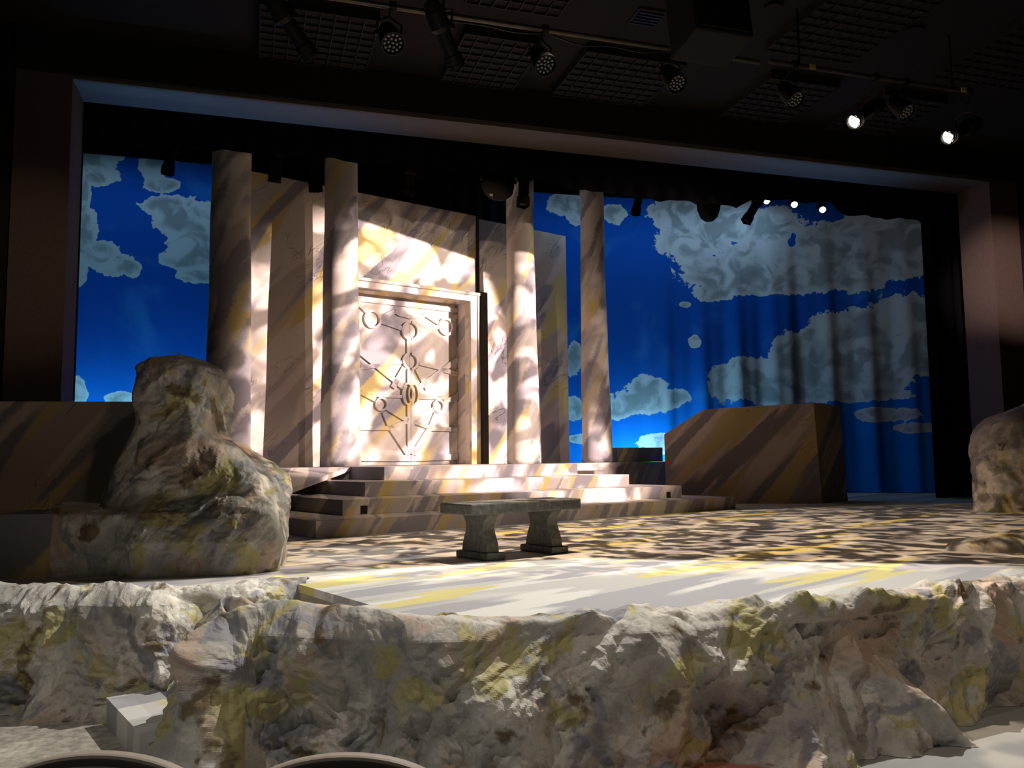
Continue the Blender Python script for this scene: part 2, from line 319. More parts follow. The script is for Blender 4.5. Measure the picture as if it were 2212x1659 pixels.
def obj(name, mb, m, parent=None, smooth=False, local=False, bevel=0.0):
    """one mesh object; built in room coordinates unless local, its origin put under its middle"""
    V = np.array(mb.v, float); mid = Vector((0, 0, 0))
    if not local:
        lo, hi = V.min(0), V.max(0); mid = Vector(((lo[0]+hi[0])/2, (lo[1]+hi[1])/2, lo[2])); V = V-np.array(mid)
    me = bpy.data.meshes.new(name); me.from_pydata(V.tolist(), [], mb.f); me.update()
    import bmesh
    bm = bmesh.new(); bm.from_mesh(me); bmesh.ops.recalc_face_normals(bm, faces=bm.faces); bm.to_mesh(me); bm.free()
    me.materials.append(m)
    o = bpy.data.objects.new(name, me); C.objects.link(o)
    if smooth: me.polygons.foreach_set('use_smooth', [True]*len(me.polygons))
    if parent is not None:
        o.parent = parent; o.location = mid-wloc(parent) if not local else (0, 0, 0)
    else: o.location = mid
    if bevel:
        b = o.modifiers.new('bevel', 'BEVEL'); b.width = bevel; b.segments = 2; b.limit_method = 'ANGLE'
    return o
def thing(name, loc, label, cat, group=None):
    o = bpy.data.objects.new(name, None); C.objects.link(o); o.location = loc; o.empty_display_size = 0.1
    return tag(o, label, cat, group)
def struct(name, mb, m, label=None, parent=None, **kw):
    return tag(obj(name, mb, m, parent, **kw), label, kind='structure')

# numpy gradient noise for the crumpled paper rocks
_rng = np.random.default_rng(11); _perm = _rng.permutation(512); _g = _rng.normal(size=(512, 3)); _g /= np.linalg.norm(_g, axis=1)[:, None]
def perlin(P):
    Pi = np.floor(P).astype(int); Pf = P-Pi; w = Pf*Pf*Pf*(Pf*(Pf*6-15)+10); out = 0
    for dx in (0, 1):
        for dy in (0, 1):
            for dz in (0, 1):
                h = _perm[(_perm[(_perm[(Pi[..., 0]+dx) & 511]+Pi[..., 1]+dy) & 511]+Pi[..., 2]+dz) & 511]
                d = (_g[h]*(Pf-np.array([dx, dy, dz]))).sum(-1)
                out = out+d*(w[..., 0] if dx else 1-w[..., 0])*(w[..., 1] if dy else 1-w[..., 1])*(w[..., 2] if dz else 1-w[..., 2])
    return out
_val = _rng.uniform(-1, 1, 512)
def facet(P):
    """noise made of flat facets meeting at sharp folds"""
    Pi = np.floor(P).astype(int); f = P-Pi; od = np.argsort(-f, axis=-1); fs = np.take_along_axis(f, od, -1)
    def v(I): return _val[_perm[(_perm[(_perm[I[..., 0] & 511]+I[..., 1]) & 511]+I[..., 2]) & 511]]
    I = Pi.copy(); out = v(I)*(1-fs[..., 0])
    for k in range(3):
        I = I+(np.arange(3) == od[..., k:k+1]); out = out+v(I)*(fs[..., k]-(fs[..., k+1] if k < 2 else 0))
    return out
_rot = [np.array(Matrix.Rotation(0.7+1.3*i, 3, Vector((math.sin(i*2.1), math.cos(i*1.7), 0.6+0.1*i)))) for i in range(7)]
def crumple(P, seed=0.0):
    """folded paper: flat facets and sharp creases at several sizes"""
    P = np.asarray(P)+seed
    W = np.stack([perlin(P*1.9+9.1), perlin(P*1.9+31.7), perlin(P*1.9+57.3)], -1)
    Q = P+0.16*W
    W2 = np.stack([perlin(P*7+9.1), perlin(P*7+31.7), perlin(P*7+57.3)], -1)
    Q2 = Q+0.035*W2
    h = 0; zone = np.clip((perlin(P*2.3+71.0)+0.30)/0.40, 0, 1)*0.65+0.35
    for i, (sc, am) in enumerate(((1.4, 0.09), (2.7, 0.075), (4.6, 0.066), (8.5, 0.048), (16.0, 0.024), (32.0, 0.010))):
        h = h+am*facet((Q if i < 3 else Q2)@_rot[i]*sc+i*7.3)*(1 if i < 2 else (0.45+0.55*zone if i == 2 else zone))
    h = h+0.06*(0.18-np.abs(perlin(Q*2.2+3.0)))+0.02*(0.18-np.abs(perlin(Q2*6.5+13.0)))*zone
    return h

# ---------------------------------------------------------------- house and proscenium
HF = -0.66                          # house floor under the deck
struct('floor', MB().box((3, 4, HF-0.05), (30, 28, 0.1)), M_HFLOOR)
YW = 10.35; DEP = 0.65              # proscenium plane and its depth
XL = onY(141, 600, YW).x; XR = onY(2150, 600, YW).x; ZT = onY(826, 245, YW).z
ZC = 5.75
TW = 0.58
struct('trim_1', MB().box((XL-TW/2, YW+DEP/2, ZT/2+HF/2), (TW, DEP, ZT-HF)), M_BROWN)
struct('trim_2', MB().box((XR+TW/2, YW+DEP/2, ZT/2+HF/2), (TW, DEP, ZT-HF)), M_BROWN)
struct('trim_3', MB().box(((XL+XR)/2, YW+DEP/2, ZT+0.02), (XR-XL+2*TW, DEP, 0.04)), M_SOFFIT)
struct('wall_front', MB().box(((XL+XR)/2, YW+DEP/2, (ZT+0.04+7)/2), (XR-XL+2*TW, DEP+0.1, 7-ZT-0.04)), M_HOUSE)
struct('wall_left', MB().box((XL-TW-3, YW+0.35, 3.1), (6, 0.6, 7.6)), M_HOUSE)
struct('wall_right', MB().box((XR+TW+3, YW+0.35, 3.1), (6, 0.6, 7.6)), M_HOUSE)
struct('wall_back', MB().box((4, 17.2, 3), (34, 0.2, 8)), M_HOUSE)
struct('ceiling', MB().box((4, 3.65, ZC+0.1), (30, 13.2, 0.2)), M_CEIL)
struct('ceiling_stage', MB().box((4, 14.2, 7.1), (30, 7, 0.2)), M_HOUSE)

# acoustic panels under the ceiling: a dark tray with a square lattice
def ceil_panel(x0, x1, y0, y1, label):
    z = ZC-0.10; t = thing('ceiling_panel', ((x0+x1)/2, (y0+y1)/2, z), label, 'ceiling panel')
    obj('tray', MB().box(((x0+x1)/2, (y0+y1)/2, z+0.05), (x1-x0, y1-y0, 0.1)), M_PANEL, t)
    g = MB(); n = int((x1-x0)/0.15); k = int((y1-y0)/0.15)
    for i in range(n+1): g.box((x0+(x1-x0)*i/n, (y0+y1)/2, z-0.012), (0.012, y1-y0, 0.024))
    for j in range(k+1): g.box(((x0+x1)/2, y0+(y1-y0)*j/k, z-0.012), (x1-x0, 0.012, 0.022))
    tag(obj('lattice', g, M_GRID, t), kind='stuff')
    return t
def cx(px, py): p = onZ(px, py, ZC-0.1); return p
ybk = 10.1
yf = cx(1250, 105).y
for a, b_, lab in ((560, 790, 'dark lattice ceiling panel behind the two leftmost hanging spotlights'), (965, 1135, 'dark lattice ceiling panel between the first and second LED lamps from left'),
                   (1235, 1470, 'dark lattice ceiling panel left of the big hanging loudspeaker'), (1600, 1770, 'dark lattice ceiling panel above the fourth LED lamp, right of the loudspeaker'), (1890, 2060, 'dark lattice ceiling panel above the two glowing front spotlights')):
    xa = cx(a, 150 if a < 1500 else 215); xb = cx(b_, 150 if a < 1500 else 215)
    ceil_panel(xa.x, xb.x, yf, ybk, lab)
p0 = cx(1665, 96); p1 = cx(1838, 134)
ceil_panel(p0.x, p1.x, 5.6, p1.y, 'near dark lattice ceiling panel right of the loudspeaker beside the round downlight')
p2 = cx(2000, 170)
ceil_panel(p2.x, p2.x+2.4, 5.6, p1.y, 'near dark lattice ceiling panel at the far right under the house ceiling')
p3 = cx(1000, 12); p4 = cx(1205, 34)
ceil_panel(p3.x, p4.x, 6.0, p4.y, 'near dark lattice ceiling panel above the second LED lamp')
for px, py, r, lab in ((1972, 80, 0.10, 'pale round ceiling downlight between two right lattice panels'), (1670, 30, 0.09, 'dim round ceiling downlight just right of the loudspeaker')):
    p = cx(px, py); t = thing('downlight', p, lab, 'downlight')
    obj('rim', MB().lathe([(r, 0.0), (r*1.15, 0.0), (r*1.15, 0.04), (r, 0.04)], c=Vector((p.x, p.y, ZC-0.04))), M_CEIL, t)
    obj('diffuser', MB().lathe([(0.001, 0), (r, 0.0), (r, 0.02)], c=Vector((p.x, p.y, ZC-0.035))), M_LABEL, t)
p = cx(1398, 55); t = thing('ceiling_vent', p, 'small dark square ceiling vent left of the loudspeaker', 'vent')
obj('frame', MB().box((p.x, p.y, ZC-0.01), (0.36, 0.36, 0.02)), M_PANEL, t)
for i in range(5): obj('slat', MB().box((p.x, p.y-0.12+0.06*i, ZC-0.028), (0.3, 0.02, 0.016)), M_METAL, t)

# ---------------------------------------------------------------- stage deck with the stair notch
ST0 = onZ(645, 1262); ST1 = onZ(842, 1296)            # back edge of the stairwell, upper riser
SU = U.copy(); SB = -B                                  # stairs climb along U
WID = (ST1-ST0).dot(SB)+0.02
def N(s, w, z=0.0): return ST0+SU*s+SB*w+Vector((0, 0, z))   # stair frame: s<0 goes down towards the house
FRONT_R = [onZ(x, y) for x, y in ((530, 1348), (600, 1346), (700, 1350), (850, 1358), (1000, 1357), (1150, 1352), (1300, 1345), (1450, 1335), (1600, 1328), (1750, 1318), (1900, 1303), (2050, 1284), (2212, 1262), (2400, 1236), (2700, 1205))]
FRONT_L = [onZ(-500, 1300), onZ(-200, 1288), onZ(0, 1284), onZ(150, 1286), onZ(250, 1289), onZ(310, 1288)]
def smooth_path(pts, step=0.01):
    P = np.array([[p.x, p.y] for p in pts]); Q = [P[0]]
    P2 = np.vstack([2*P[0]-P[1], P, 2*P[-1]-P[-2]])
    for i in range(1, len(P2)-2):
        a, b, c, d = P2[i-1:i+3]; n = max(2, int(np.linalg.norm(c-b)/step))
        for k in range(1, n+1):
            t = k/n; Q.append(0.5*((2*b)+(-a+c)*t+(2*a-5*b+4*c-d)*t*t+(-a+3*b-3*c+d)*t**3))
    return np.array(Q)
back_r = onZ(2700, 1205)
def inset(pts, d):
    r = []
    for i, p in enumerate(pts):
        t = (pts[min(i+1, len(pts)-1)]-pts[max(i-1, 0)]).normalized(); r.append(p+Vector((-t.y, t.x, 0))*d)
    return r
outline = [Vector((-7, 16.4, 0)), Vector((FRONT_L[0].x-1.5, FRONT_L[0].y, 0))] + inset(FRONT_L, 0.11) + [N(-0.50, -0.16), N(0, -0.09), N(0, 0), N(0, WID), N(0, WID+0.08), N(-0.40, WID+0.085), N(-0.46, WID+0.13)] + inset(FRONT_R, 0.10)[1:] + [Vector((14, back_r.y, 0)), Vector((15, 16.4, 0))]
from mathutils.geometry import tessellate_polygon
oz = [Vector((p.x, p.y, 0)) for p in outline]; no_ = len(oz); tri = tessellate_polygon([oz])
dk = MB().add(oz+[p+Vector((0, 0, -0.05)) for p in oz], [tuple(t) for t in tri]+[tuple(i+no_ for i in t) for t in tri]+[(i, (i+1) % no_, (i+1) % no_+no_, i+no_) for i in range(no_)])
struct('stage_floor', dk, M_DECK)

# stairs from the house up to the deck
st = thing('house_stairs', N(-0.55, WID/2, HF), 'small painted stairs cut into the stage front between two rock skirts', 'stairs')
for i, (sa, z) in enumerate(((-1.08, HF+0.165), (-0.72, HF+0.33), (-0.36, HF+0.495))):
    sb = sa+0.36
    mb = MB().hexa([N(a, w, zz) for zz in (HF, z) for a, w in ((sa, 0.0), (sb, 0.0), (sb, WID), (sa, WID))])
    obj('step', mb, M_DECK, st)
obj('riser_panel', MB().hexa([N(a, w, zz) for zz in (HF, -0.051) for a, w in ((0.0, 0.0), (0.03, 0.0), (0.03, WID), (0.0, WID))]), M_DARKSTEP, st)

# crumpled paper rock skirts along the stage front
def skirt(path, rise, flare, seed, nv=150, taper_in=0.26, fold=None, zb=HF, tip=None):
    Q = path; T = np.gradient(Q, axis=0); T /= np.linalg.norm(T, axis=1)[:, None]
    for _ in range(30): T = np.vstack([T[:1], (T[:-2]+T[1:-1]+T[2:])/3, T[-1:]]); 
    T /= np.linalg.norm(T, axis=1)[:, None]
    Nn = np.stack([T[:, 1], -T[:, 0]], -1)            # outwards, to the house
    # profile: offset outwards and height
    prof = np.array([(-taper_in, -0.02), (-0.17, 0.018), (-0.07, 0.034), (0.0, 0.02), (0.035, -0.04), (0.055, -0.14), (0.075, -0.32), (0.10, -0.48), (flare*0.8, -0.60), (flare, -0.66)])
    seglen = np.r_[0, np.cumsum(np.linalg.norm(np.diff(prof, axis=0), axis=1))]
    v = np.linspace(0, seglen[-1], nv); off = np.interp(v, seglen, prof[:, 0]); z = np.interp(v, seglen, prof[:, 1])
    z = np.where(z < 0, z*(zb/-0.66), z)
    for _ in range(4):
        off[1:-1] = (off[:-2]+off[1:-1]+off[2:])/3; z[1:-1] = (z[:-2]+z[1:-1]+z[2:])/3
    s = np.r_[0, np.cumsum(np.linalg.norm(np.diff(Q, axis=0), axis=1))]
    lim = np.ones(len(Q)) if tip is None else np.clip((np.abs(s-tip)*0.42+0.03)/taper_in, 0.05, 1)
    of2 = np.where(off[:, None] < 0, off[:, None]*lim[None], off[:, None])
    if tip is not None: of2 = np.where((of2 > 0) & (s[None] < tip-0.03), of2*0.1-0.02, of2)+np.where(s > tip-0.05, 0.27*np.exp(-((s-tip-0.10)/0.22)**2), 0)[None]*np.clip((z[:, None]+0.05)/zb, 0, 1)
    P = np.zeros((nv, len(Q), 3)); P[..., :2] = Q[None]+Nn[None]*of2[..., None]; P[..., 2] = z[:, None]
    flat_ = np.ones(len(s)) if tip is None else np.clip((s-(tip-0.30))/0.2, 0.1, 1)
    P[..., 2] = np.where(P[..., 2] > 0, P[..., 2]*flat_[None], P[..., 2])
    h = crumple(P, seed)+0.012
    big = perlin(np.stack([s[None]*1.1+0*z[:, None], 0*P[..., 0]+seed, z[:, None]*0.9+0*s[None]], -1))
    h = h+0.10*big
    # direction of push: up on the deck, outwards on the face
    wz = np.clip((z+0.05)/0.07, 0, 1)[:, None]; up_ = np.ones_like(h)*wz; out_ = 1-0.75*wz
    env = np.clip(v/0.16, 0.15, 1)[:, None]
    h = h*np.clip(np.minimum(s, s[-1]-s)/0.3, 0.25, 1)[None]
    h = h*(1-wz)+(np.abs(h)*0.8-0.012)*wz
    P[..., 2] += h*up_*env*0.95*rise*flat_[None]; P[..., :2] += Nn[None]*(h*out_*1.15)[..., None]
    P[..., 2] += (h*(1-wz)*0.25)*np.clip((z-zb)/0.2, 0, 1)[:, None]
    if fold is not None:
        for (s0, s1, amt) in fold:
            tt = np.clip((z[:, None]-0.02)/(zb-0.02), 0, 1); sc = s0+(s1-s0)*tt
            d = s[None]-sc; P[..., :2] += Nn[None]*(amt*np.exp(-(d/0.10)**2)*np.clip(1.3*tt+0.0, 0, 1))[..., None]
            P[..., :2] -= Nn[None]*(0.16*np.clip(d/0.15, 0, 1)*np.clip(1-(d-0.5)/0.6, 0, 1)*np.clip(tt*1.6-0.25, 0, 1))[..., None]
    P[..., 2] = np.maximum(P[..., 2], zb+0.002)
    return P
pr = smooth_path([N(0.0, WID+0.04), N(-0.35, WID+0.05), N(-0.55, WID+0.02), N(-0.66, WID-0.05), N(-0.73, WID-0.09), onZ(478, 1352)] + FRONT_R, 0.007)
sR = float(np.linalg.norm(np.diff(pr, axis=0), axis=1).sum())
def s_at(P0):                       # arc position of the path point nearest to a place
    d = np.linalg.norm(pr-np.array([P0.x, P0.y]), axis=1); i = int(d.argmin()); return float(np.linalg.norm(np.diff(pr[:i+1], axis=0), axis=1).sum())
sk = obj('rock_skirt', MB().grid(skirt(pr, 1.0, 0.15, 4.0, tip=s_at(N(-0.73, WID-0.09)), fold=[(s_at(onZ(1770, 1318)), s_at(onZ(1985, 1296)), 0.14)])), M_ROCK)
tag(sk, 'long crumpled painted rock skirt along the stage front, right of the small stairs', 'rock')
pl = smooth_path(FRONT_L+[N(-0.80, -0.10), N(-0.55, -0.05), N(-0.25, -0.03), N(0.0, -0.02), N(0.05, 0.0)], 0.007)
sk = obj('rock_skirt', MB().grid(skirt(pl, 0.8, 0.14, 17.0)), M_ROCK)
tag(sk, 'shorter crumpled painted rock skirt at the stage front, left of the small stairs', 'rock')

# boulders: stacked outlines at real depth, then crumpled
def loft_rock(levels, seed, amp=1.0, nr=230, nz=180, expo=2.6, sm=3):
    """levels: (height, centre lateral, centre depth, half width, half depth)"""
    L = np.array(levels); zz = np.linspace(0, 1, nz); key = np.linspace(0, 1, len(L))
    key = (L[:, 0]-L[0, 0])/(L[-1, 0]-L[0, 0])
    par = np.stack([np.interp(zz, key, L[:, i]) for i in range(5)], -1)
    for _ in range(sm): par[1:-1, 1:] = (par[:-2, 1:]+par[1:-1, 1:]+par[2:, 1:])/3
    a = np.linspace(0, 2*np.pi, nr, endpoint=False); ca, sa = np.cos(a), np.sin(a)
    r = (np.abs(ca)**expo+np.abs(sa)**expo)**(-1/expo)
    xc = par[:, 1:2]+par[:, 3:4]*(r*ca)[None]; dd = par[:, 2:3]+par[:, 4:5]*(r*sa)[None]
    P = np.zeros((nz, nr, 3)); P[..., 0] = dd*math.sin(PSI)+xc*math.cos(PSI); P[..., 1] = dd*math.cos(PSI)-xc*math.sin(PSI); P[..., 2] = par[:, 0:1]
    cxy = np.stack([par[:, 2]*math.sin(PSI)+par[:, 1]*math.cos(PSI), par[:, 2]*math.cos(PSI)-par[:, 1]*math.sin(PSI)], -1)
    d = P[..., :2]-cxy[:, None]; d /= np.linalg.norm(d, axis=-1)[..., None]+1e-6
    h = crumple(P, seed)*amp-0.0
    P[..., :2] += d*h[..., None]
    mb = MB(); idx = np.arange(nz*nr).reshape(nz, nr); nx = np.roll(idx, -1, 1)
    q = np.stack([idx[:-1], nx[:-1], nx[1:], idx[1:]], -1).reshape(-1, 4)
    top = P[-1].mean(0)+np.array([0, 0, 0.02]); P[-1, :, 2] += (crumple(P[-1], seed)*0.5)
    mb.v = [tuple(p) for p in P.reshape(-1, 3).tolist()]+[tuple(top)]; mb.f = [tuple(x) for x in q.tolist()]
    k = (nz-1)*nr; mb.f += [(k+i, k+(i+1) % nr, nz*nr) for i in range(nr)]+[tuple(range(nr-1, -1, -1))]
    return mb
def lev(z, pxl, pxr, y, d, hd):     # outline from its left and right limits in the photograph at distance d
    rl, rr = (pxl-1106)/FPX*d, (pxr-1106)/FPX*d
    return (z, (rl+rr)/2, d, (rr-rl)/2, hd)
def z_at(py, px, d):                # height that shows at py at distance d
    v = ray(px, py); return EYE+v.z/(v.x*math.sin(PSI)+v.y*math.cos(PSI))*d
DB = 6.15
lv = []
for py, a, b_, dd, hd in ((1218, 250, 612, DB-0.08, 0.44), (1160, 255, 622, DB-0.08, 0.47), (1110, 262, 622, DB-0.02, 0.46), (1065, 272, 610, DB+0.1, 0.42), (1030, 280, 588, DB+0.12, 0.40), (1000, 290, 558, DB+0.14, 0.38),
                          (965, 300, 520, DB+0.16, 0.36), (940, 310, 474, DB+0.17, 0.33), (900, 318, 474, DB+0.18, 0.32), (850, 320, 474, DB+0.18, 0.32), (820, 320, 470, DB+0.18, 0.30), (795, 322, 458, DB+0.18, 0.26), (778, 338, 425, DB+0.18, 0.2), (766, 368, 400, DB+0.18, 0.06)):
    lv.append(lev(z_at(py, (a+b_)/2, dd), a, b_, py, dd, hd))
lv[0] = (0.0,)+lv[0][1:]
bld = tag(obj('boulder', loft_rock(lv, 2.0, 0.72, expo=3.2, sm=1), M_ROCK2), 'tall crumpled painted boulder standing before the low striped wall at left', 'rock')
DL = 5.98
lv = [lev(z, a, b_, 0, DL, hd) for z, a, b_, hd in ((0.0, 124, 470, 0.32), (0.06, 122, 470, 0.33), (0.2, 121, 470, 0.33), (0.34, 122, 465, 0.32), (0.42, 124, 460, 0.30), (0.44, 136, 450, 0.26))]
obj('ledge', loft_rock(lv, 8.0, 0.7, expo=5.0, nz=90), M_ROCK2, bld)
DR = 11.2
lv = []
for py, a, b_, hd in ((1104, 2098, 2420, 0.55), (1080, 2101, 2420, 0.6), (1040, 2099, 2420, 0.6), (1000, 2098, 2420, 0.6), (970, 2101, 2415, 0.6), (940, 2110, 2410, 0.55), (915, 2128, 2400, 0.5), (898, 2152, 2390, 0.42), (885, 2185, 2370, 0.32), (876, 2215, 2350, 0.15)):
    lv.append(lev(z_at(py, 2150, DR), a, b_, py, DR, hd))
lv[0] = (0.0,)+lv[0][1:]
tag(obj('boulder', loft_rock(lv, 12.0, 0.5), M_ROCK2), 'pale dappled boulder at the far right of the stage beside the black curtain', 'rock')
pm = onZ(2190, 1192); dm = onZ(2190, 1192).dot(fw)
lv = [(z, (2150-1106)/FPX*6.7+0.35, 6.7, w, hd) for z, w, hd in ((-0.01, 0.80, 0.34), (0.04, 0.76, 0.30), (0.09, 0.62, 0.22), (0.13, 0.4, 0.12), (0.15, 0.1, 0.04))]
tag(obj('rock_mound', loft_rock(lv, 22.0, 0.35, nz=40), M_ROCK), 'low crumpled rock mound on the deck near the right edge', 'rock')

# the low striped wall and its plinth at the left
wl0, wl1 = ground(-4.75, 6.5), ground(-2.45, 7.0)
zt = z_at(868, 150, 6.7)
wdv = (wl1-wl0).normalized(); wn = Vector((-wdv.y, wdv.x, 0))
tag(obj('low_wall', MB().prism([wl0, wl1, wl1+Vector((0, 0, z_at(870, 300, 7.0))), wl0+Vector((0, 0, z_at(866, -140, 6.5)))], wn*0.3), M_BLOCK), 'low wide wall with painted stripes behind the tall left boulder', 'wall')
q0, q1 = ground(-4.4, 5.62), ground((110-1106)/FPX*5.62, 5.62)
obj('end_block', MB().prism([q0, q1, q1+Vector((0, 0, 0.43)), q0+Vector((0, 0, 0.43))], Vector((fw.x, fw.y, 0)).normalized()*0.55), M_BLOCK, bld)['label'] = 'dark flat striped end block'

# ---------------------------------------------------------------- the temple: steps, platforms, ramp
R_, TR, LT = PH/4, 0.54, 6.495
ts = thing('temple_steps', S(LT/2, 1.5, 0), 'wide painted temple steps rising in four levels to the double doors', 'steps')
KX = 2.62                           # front of the side platforms
lvls = []
for i in range(4):
    nm = 'platform' if i == 3 else 'step'
    p_ = obj(nm, MB().slab(TR*i, LT-TR*i, TR*i, 4.9 if i == 3 else KX-0.004, R_*i, R_*(i+1)), M_STEP, ts, bevel=0.004); lvls.append(p_)
def step_light(px, py, i):
    t, z = onK(px, py, TR*i)
    s_ = obj('step_light', MB().slab(t-0.04, t+0.04, TR*i-0.006, TR*i+0.02, z-0.045, z+0.045), M_STEPVENT, lvls[i])
step_light(786, 1101, 1); step_light(1444, 1069, 1)
tl, _ = onK(470, 1010, KX)
tag(obj('side_platform', MB().slab(tl, TR*3-0.003, KX, 4.9, 0, PH-0.002), M_STEP), 'painted side platform under the two left columns, left of the steps', 'platform')
tr_, _ = onK(1437, 1000, KX)
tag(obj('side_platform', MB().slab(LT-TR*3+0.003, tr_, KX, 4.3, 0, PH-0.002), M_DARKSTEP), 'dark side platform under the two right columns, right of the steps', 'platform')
# ramp slab running down to the left from the left side platform
ra = S(onK(756, 1010, KX-0.02)[0], KX-0.02, PH); rb = S(tl, KX-0.02, PH)
rc = onZ(575, 1074, 0.38); rd = rc + (rb-ra)*1.15
rp = MB().hexa([p+Vector((0, 0, -0.06)) for p in (rc, ra, rb, rd)]+[rc, ra, rb, rd])
tag(obj('ramp', rp, M_STEP), 'sloping painted ramp slab left of the steps, going down behind the boulder', 'ramp')
# low dark pieces right of the steps
def kbox(px0, px1, pyt, k, z0, dk=0.5, z1=None):
    t0, zz = onK(px0, pyt, k); t1, _ = onK(px1, pyt, k); return MB().slab(t0, t1, k, k+dk, z0, z1 if z1 else zz)
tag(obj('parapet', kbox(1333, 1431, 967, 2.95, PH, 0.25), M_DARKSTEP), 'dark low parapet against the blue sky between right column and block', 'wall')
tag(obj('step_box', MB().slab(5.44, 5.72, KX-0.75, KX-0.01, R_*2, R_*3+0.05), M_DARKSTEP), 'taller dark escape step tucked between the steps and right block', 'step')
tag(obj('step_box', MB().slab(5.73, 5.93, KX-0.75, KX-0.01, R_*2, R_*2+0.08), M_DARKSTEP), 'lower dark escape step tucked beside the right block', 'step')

# ---------------------------------------------------------------- columns
for i, (px, pyb, db, dt, lab) in enumerate(((489, 1010, 0.585, 0.50, 'tall painted round column, leftmost, rising behind the tall boulder'), (734, 1008, 0.565, 0.47, 'tall painted round column standing at the left of the double doors'),
                                      (1131, 1000, 0.55, 0.46, 'tall painted round column standing at the right of the double doors'), (1290, 992, 0.54, 0.43, 'tall painted round column, rightmost, alone against the blue sky'))):
    t, _ = onK(px, 1000, KC); c = S(t, KC, PH)
    mb = MB(); nz, seg = 60, 48; P = np.zeros((nz, seg, 3)); Hc = 5.6-PH
    for j in range(nz):
        f = j/(nz-1); r = (db+(dt-db)*(f*Hc/3.6 if f*Hc < 3.6 else 1))/2
        for q in range(seg):
            a = 2*math.pi*q/seg; w = 0.006*math.sin(3*a+i+f*5)+0.004*math.sin(f*17+i*2+a)
            P[j, q] = (c.x+(r+w)*math.cos(a), c.y+(r+w)*math.sin(a), PH+f*Hc)
    idx = np.arange(nz*seg).reshape(nz, seg); nx = np.roll(idx, -1, 1)
    mb.v = [tuple(x) for x in P.reshape(-1, 3).tolist()]; mb.f = [tuple(x) for x in np.stack([idx[:-1], nx[:-1], nx[1:], idx[1:]], -1).reshape(-1, 4).tolist()]
    mb.f += [tuple(range(seg-1, -1, -1)), tuple(range((nz-1)*seg, nz*seg))]
    tag(obj('column', mb, M_COL, smooth=True), lab, 'column', kind='thing')

# ---------------------------------------------------------------- portal wall with the double doors
tL = onK(505, 1000, KP)[0]; tR = onK(1030, 800, KP)[0]; zP = onK(900, 441, KP)[1]
tD1 = onK(1014, 850, KP)[0]; tDc = onK(885.5, 850, KD)[0]; tD0 = onK(766, 850, KP)[0]
zO = onK(900, 637.5, KP)[1]
pw = thing('temple_portal', S((tL+tR)/2, KP, PH), 'tall painted portal wall holding the patterned double doors', 'portal')
obj('wall_panel', MB().slab(tL, tD0, KP, KP+0.12, PH, zP), M_WALL, pw)
obj('wall_panel', MB().slab(tD1, tR, KP, KP+0.12, PH, zP), M_WALL, pw)
obj('header_panel', MB().slab(tD0, tD1, KP, KP+0.12, zO, zP), M_WALL, pw)
obj('jamb', MB().slab(tD1, tD1+0.05, KP+0.12, KD+0.06, PH, zO+0.05), M_STEP, pw)
obj('jamb', MB().slab(tD0-0.05, tD0, KP+0.12, KD+0.06, PH, zO+0.05), M_STEP, pw)
obj('head_soffit', MB().slab(tD0-0.05, tD1+0.05, KP+0.12, KD+0.06, zO, zO+0.05), M_STEP, pw)
tC = onK(1036, 850, KP-0.06)[0]; zC1 = onK(900, 616, KP-0.06)[1]
cs = obj('casing', MB().slab(tD1, tC, KP-0.06, KP, PH, zC1), M_DOOR, pw); obj('moulding', MB().slab(tC-0.035, tC, KP-0.085, KP-0.06, PH, zC1-0.04), M_DOOR, cs)
cs = obj('casing', MB().slab(tD0-(tC-tD1), tD0, KP-0.06, KP, PH, zC1), M_DOOR, pw); obj('moulding', MB().slab(tD0-(tC-tD1), tD0-(tC-tD1)+0.035, KP-0.085, KP-0.06, PH, zC1-0.04), M_DOOR, cs)
cs = obj('lintel_casing', MB().slab(tD0, tD1, KP-0.06, KP, zO, zC1), M_DOOR, pw)
obj('moulding', MB().slab(tD0-(tC-tD1)-0.01, tC+0.01, KP-0.10, KP-0.06, zC1-0.045, zC1), M_DOOR, cs)
def dpt(cx_, cy_):                  # a spot on the door face, measured on an enlarged crop of the photograph
    return onK(740+cx_/3.771, 580+cy_/3.771, KD)
leaf = []
ztop = zO+0.02
for a, b_ in ((tD0+0.005, tDc-0.003), (tDc+0.003, tD1-0.005)):
    leaf.append(obj('door_leaf', MB().slab(a, b_, KD, KD+0.05, PH+0.004, ztop), M_DOOR, pw))
def P2(t, z, k): return S(t, k, z)
RAISE = 0.035
def strap_tz(a, b_, w):             # raised strip between two places, clipped at the leaf edges
    (t0, z0), (t1, z1) = a, b_
    d = Vector((t1-t0, z1-z0)); n = Vector((-d.y, d.x)).normalized()*w/2
    q = [Vector((t0, z0))+n, Vector((t0, z0))-n, Vector((t1, z1))-n, Vector((t1, z1))+n]
    for side, lo, hi in ((0, tD0+0.006, tDc-0.004), (1, tDc+0.004, tD1-0.006)):
        poly = q
        for lim, sgn in ((lo, 1), (hi, -1)):
            out = []
            for i in range(len(poly)):
                p, r = poly[i], poly[(i+1) % len(poly)]; fp, fr = (p.x-lim)*sgn, (r.x-lim)*sgn
                if fp >= 0: out.append(p)
                if (fp >= 0) != (fr >= 0): out.append(p+(r-p)*(fp/(fp-fr)))
            poly = out
            if len(poly) < 3: break
        if len(poly) >= 3 and max(p.x for p in poly)-min(p.x for p in poly) > 0.012:
            obj('strap', MB().prism([S(p.x, KD-RAISE, p.y) for p in poly], B*RAISE), M_DOOR, leaf[side])
def strap(a, b_, w=0.085): strap_tz(dpt(*a), dpt(*b_), w)
def mir(p):                         # mirror in the meeting line of the doors
    return (2*tDc-p[0], p[1])
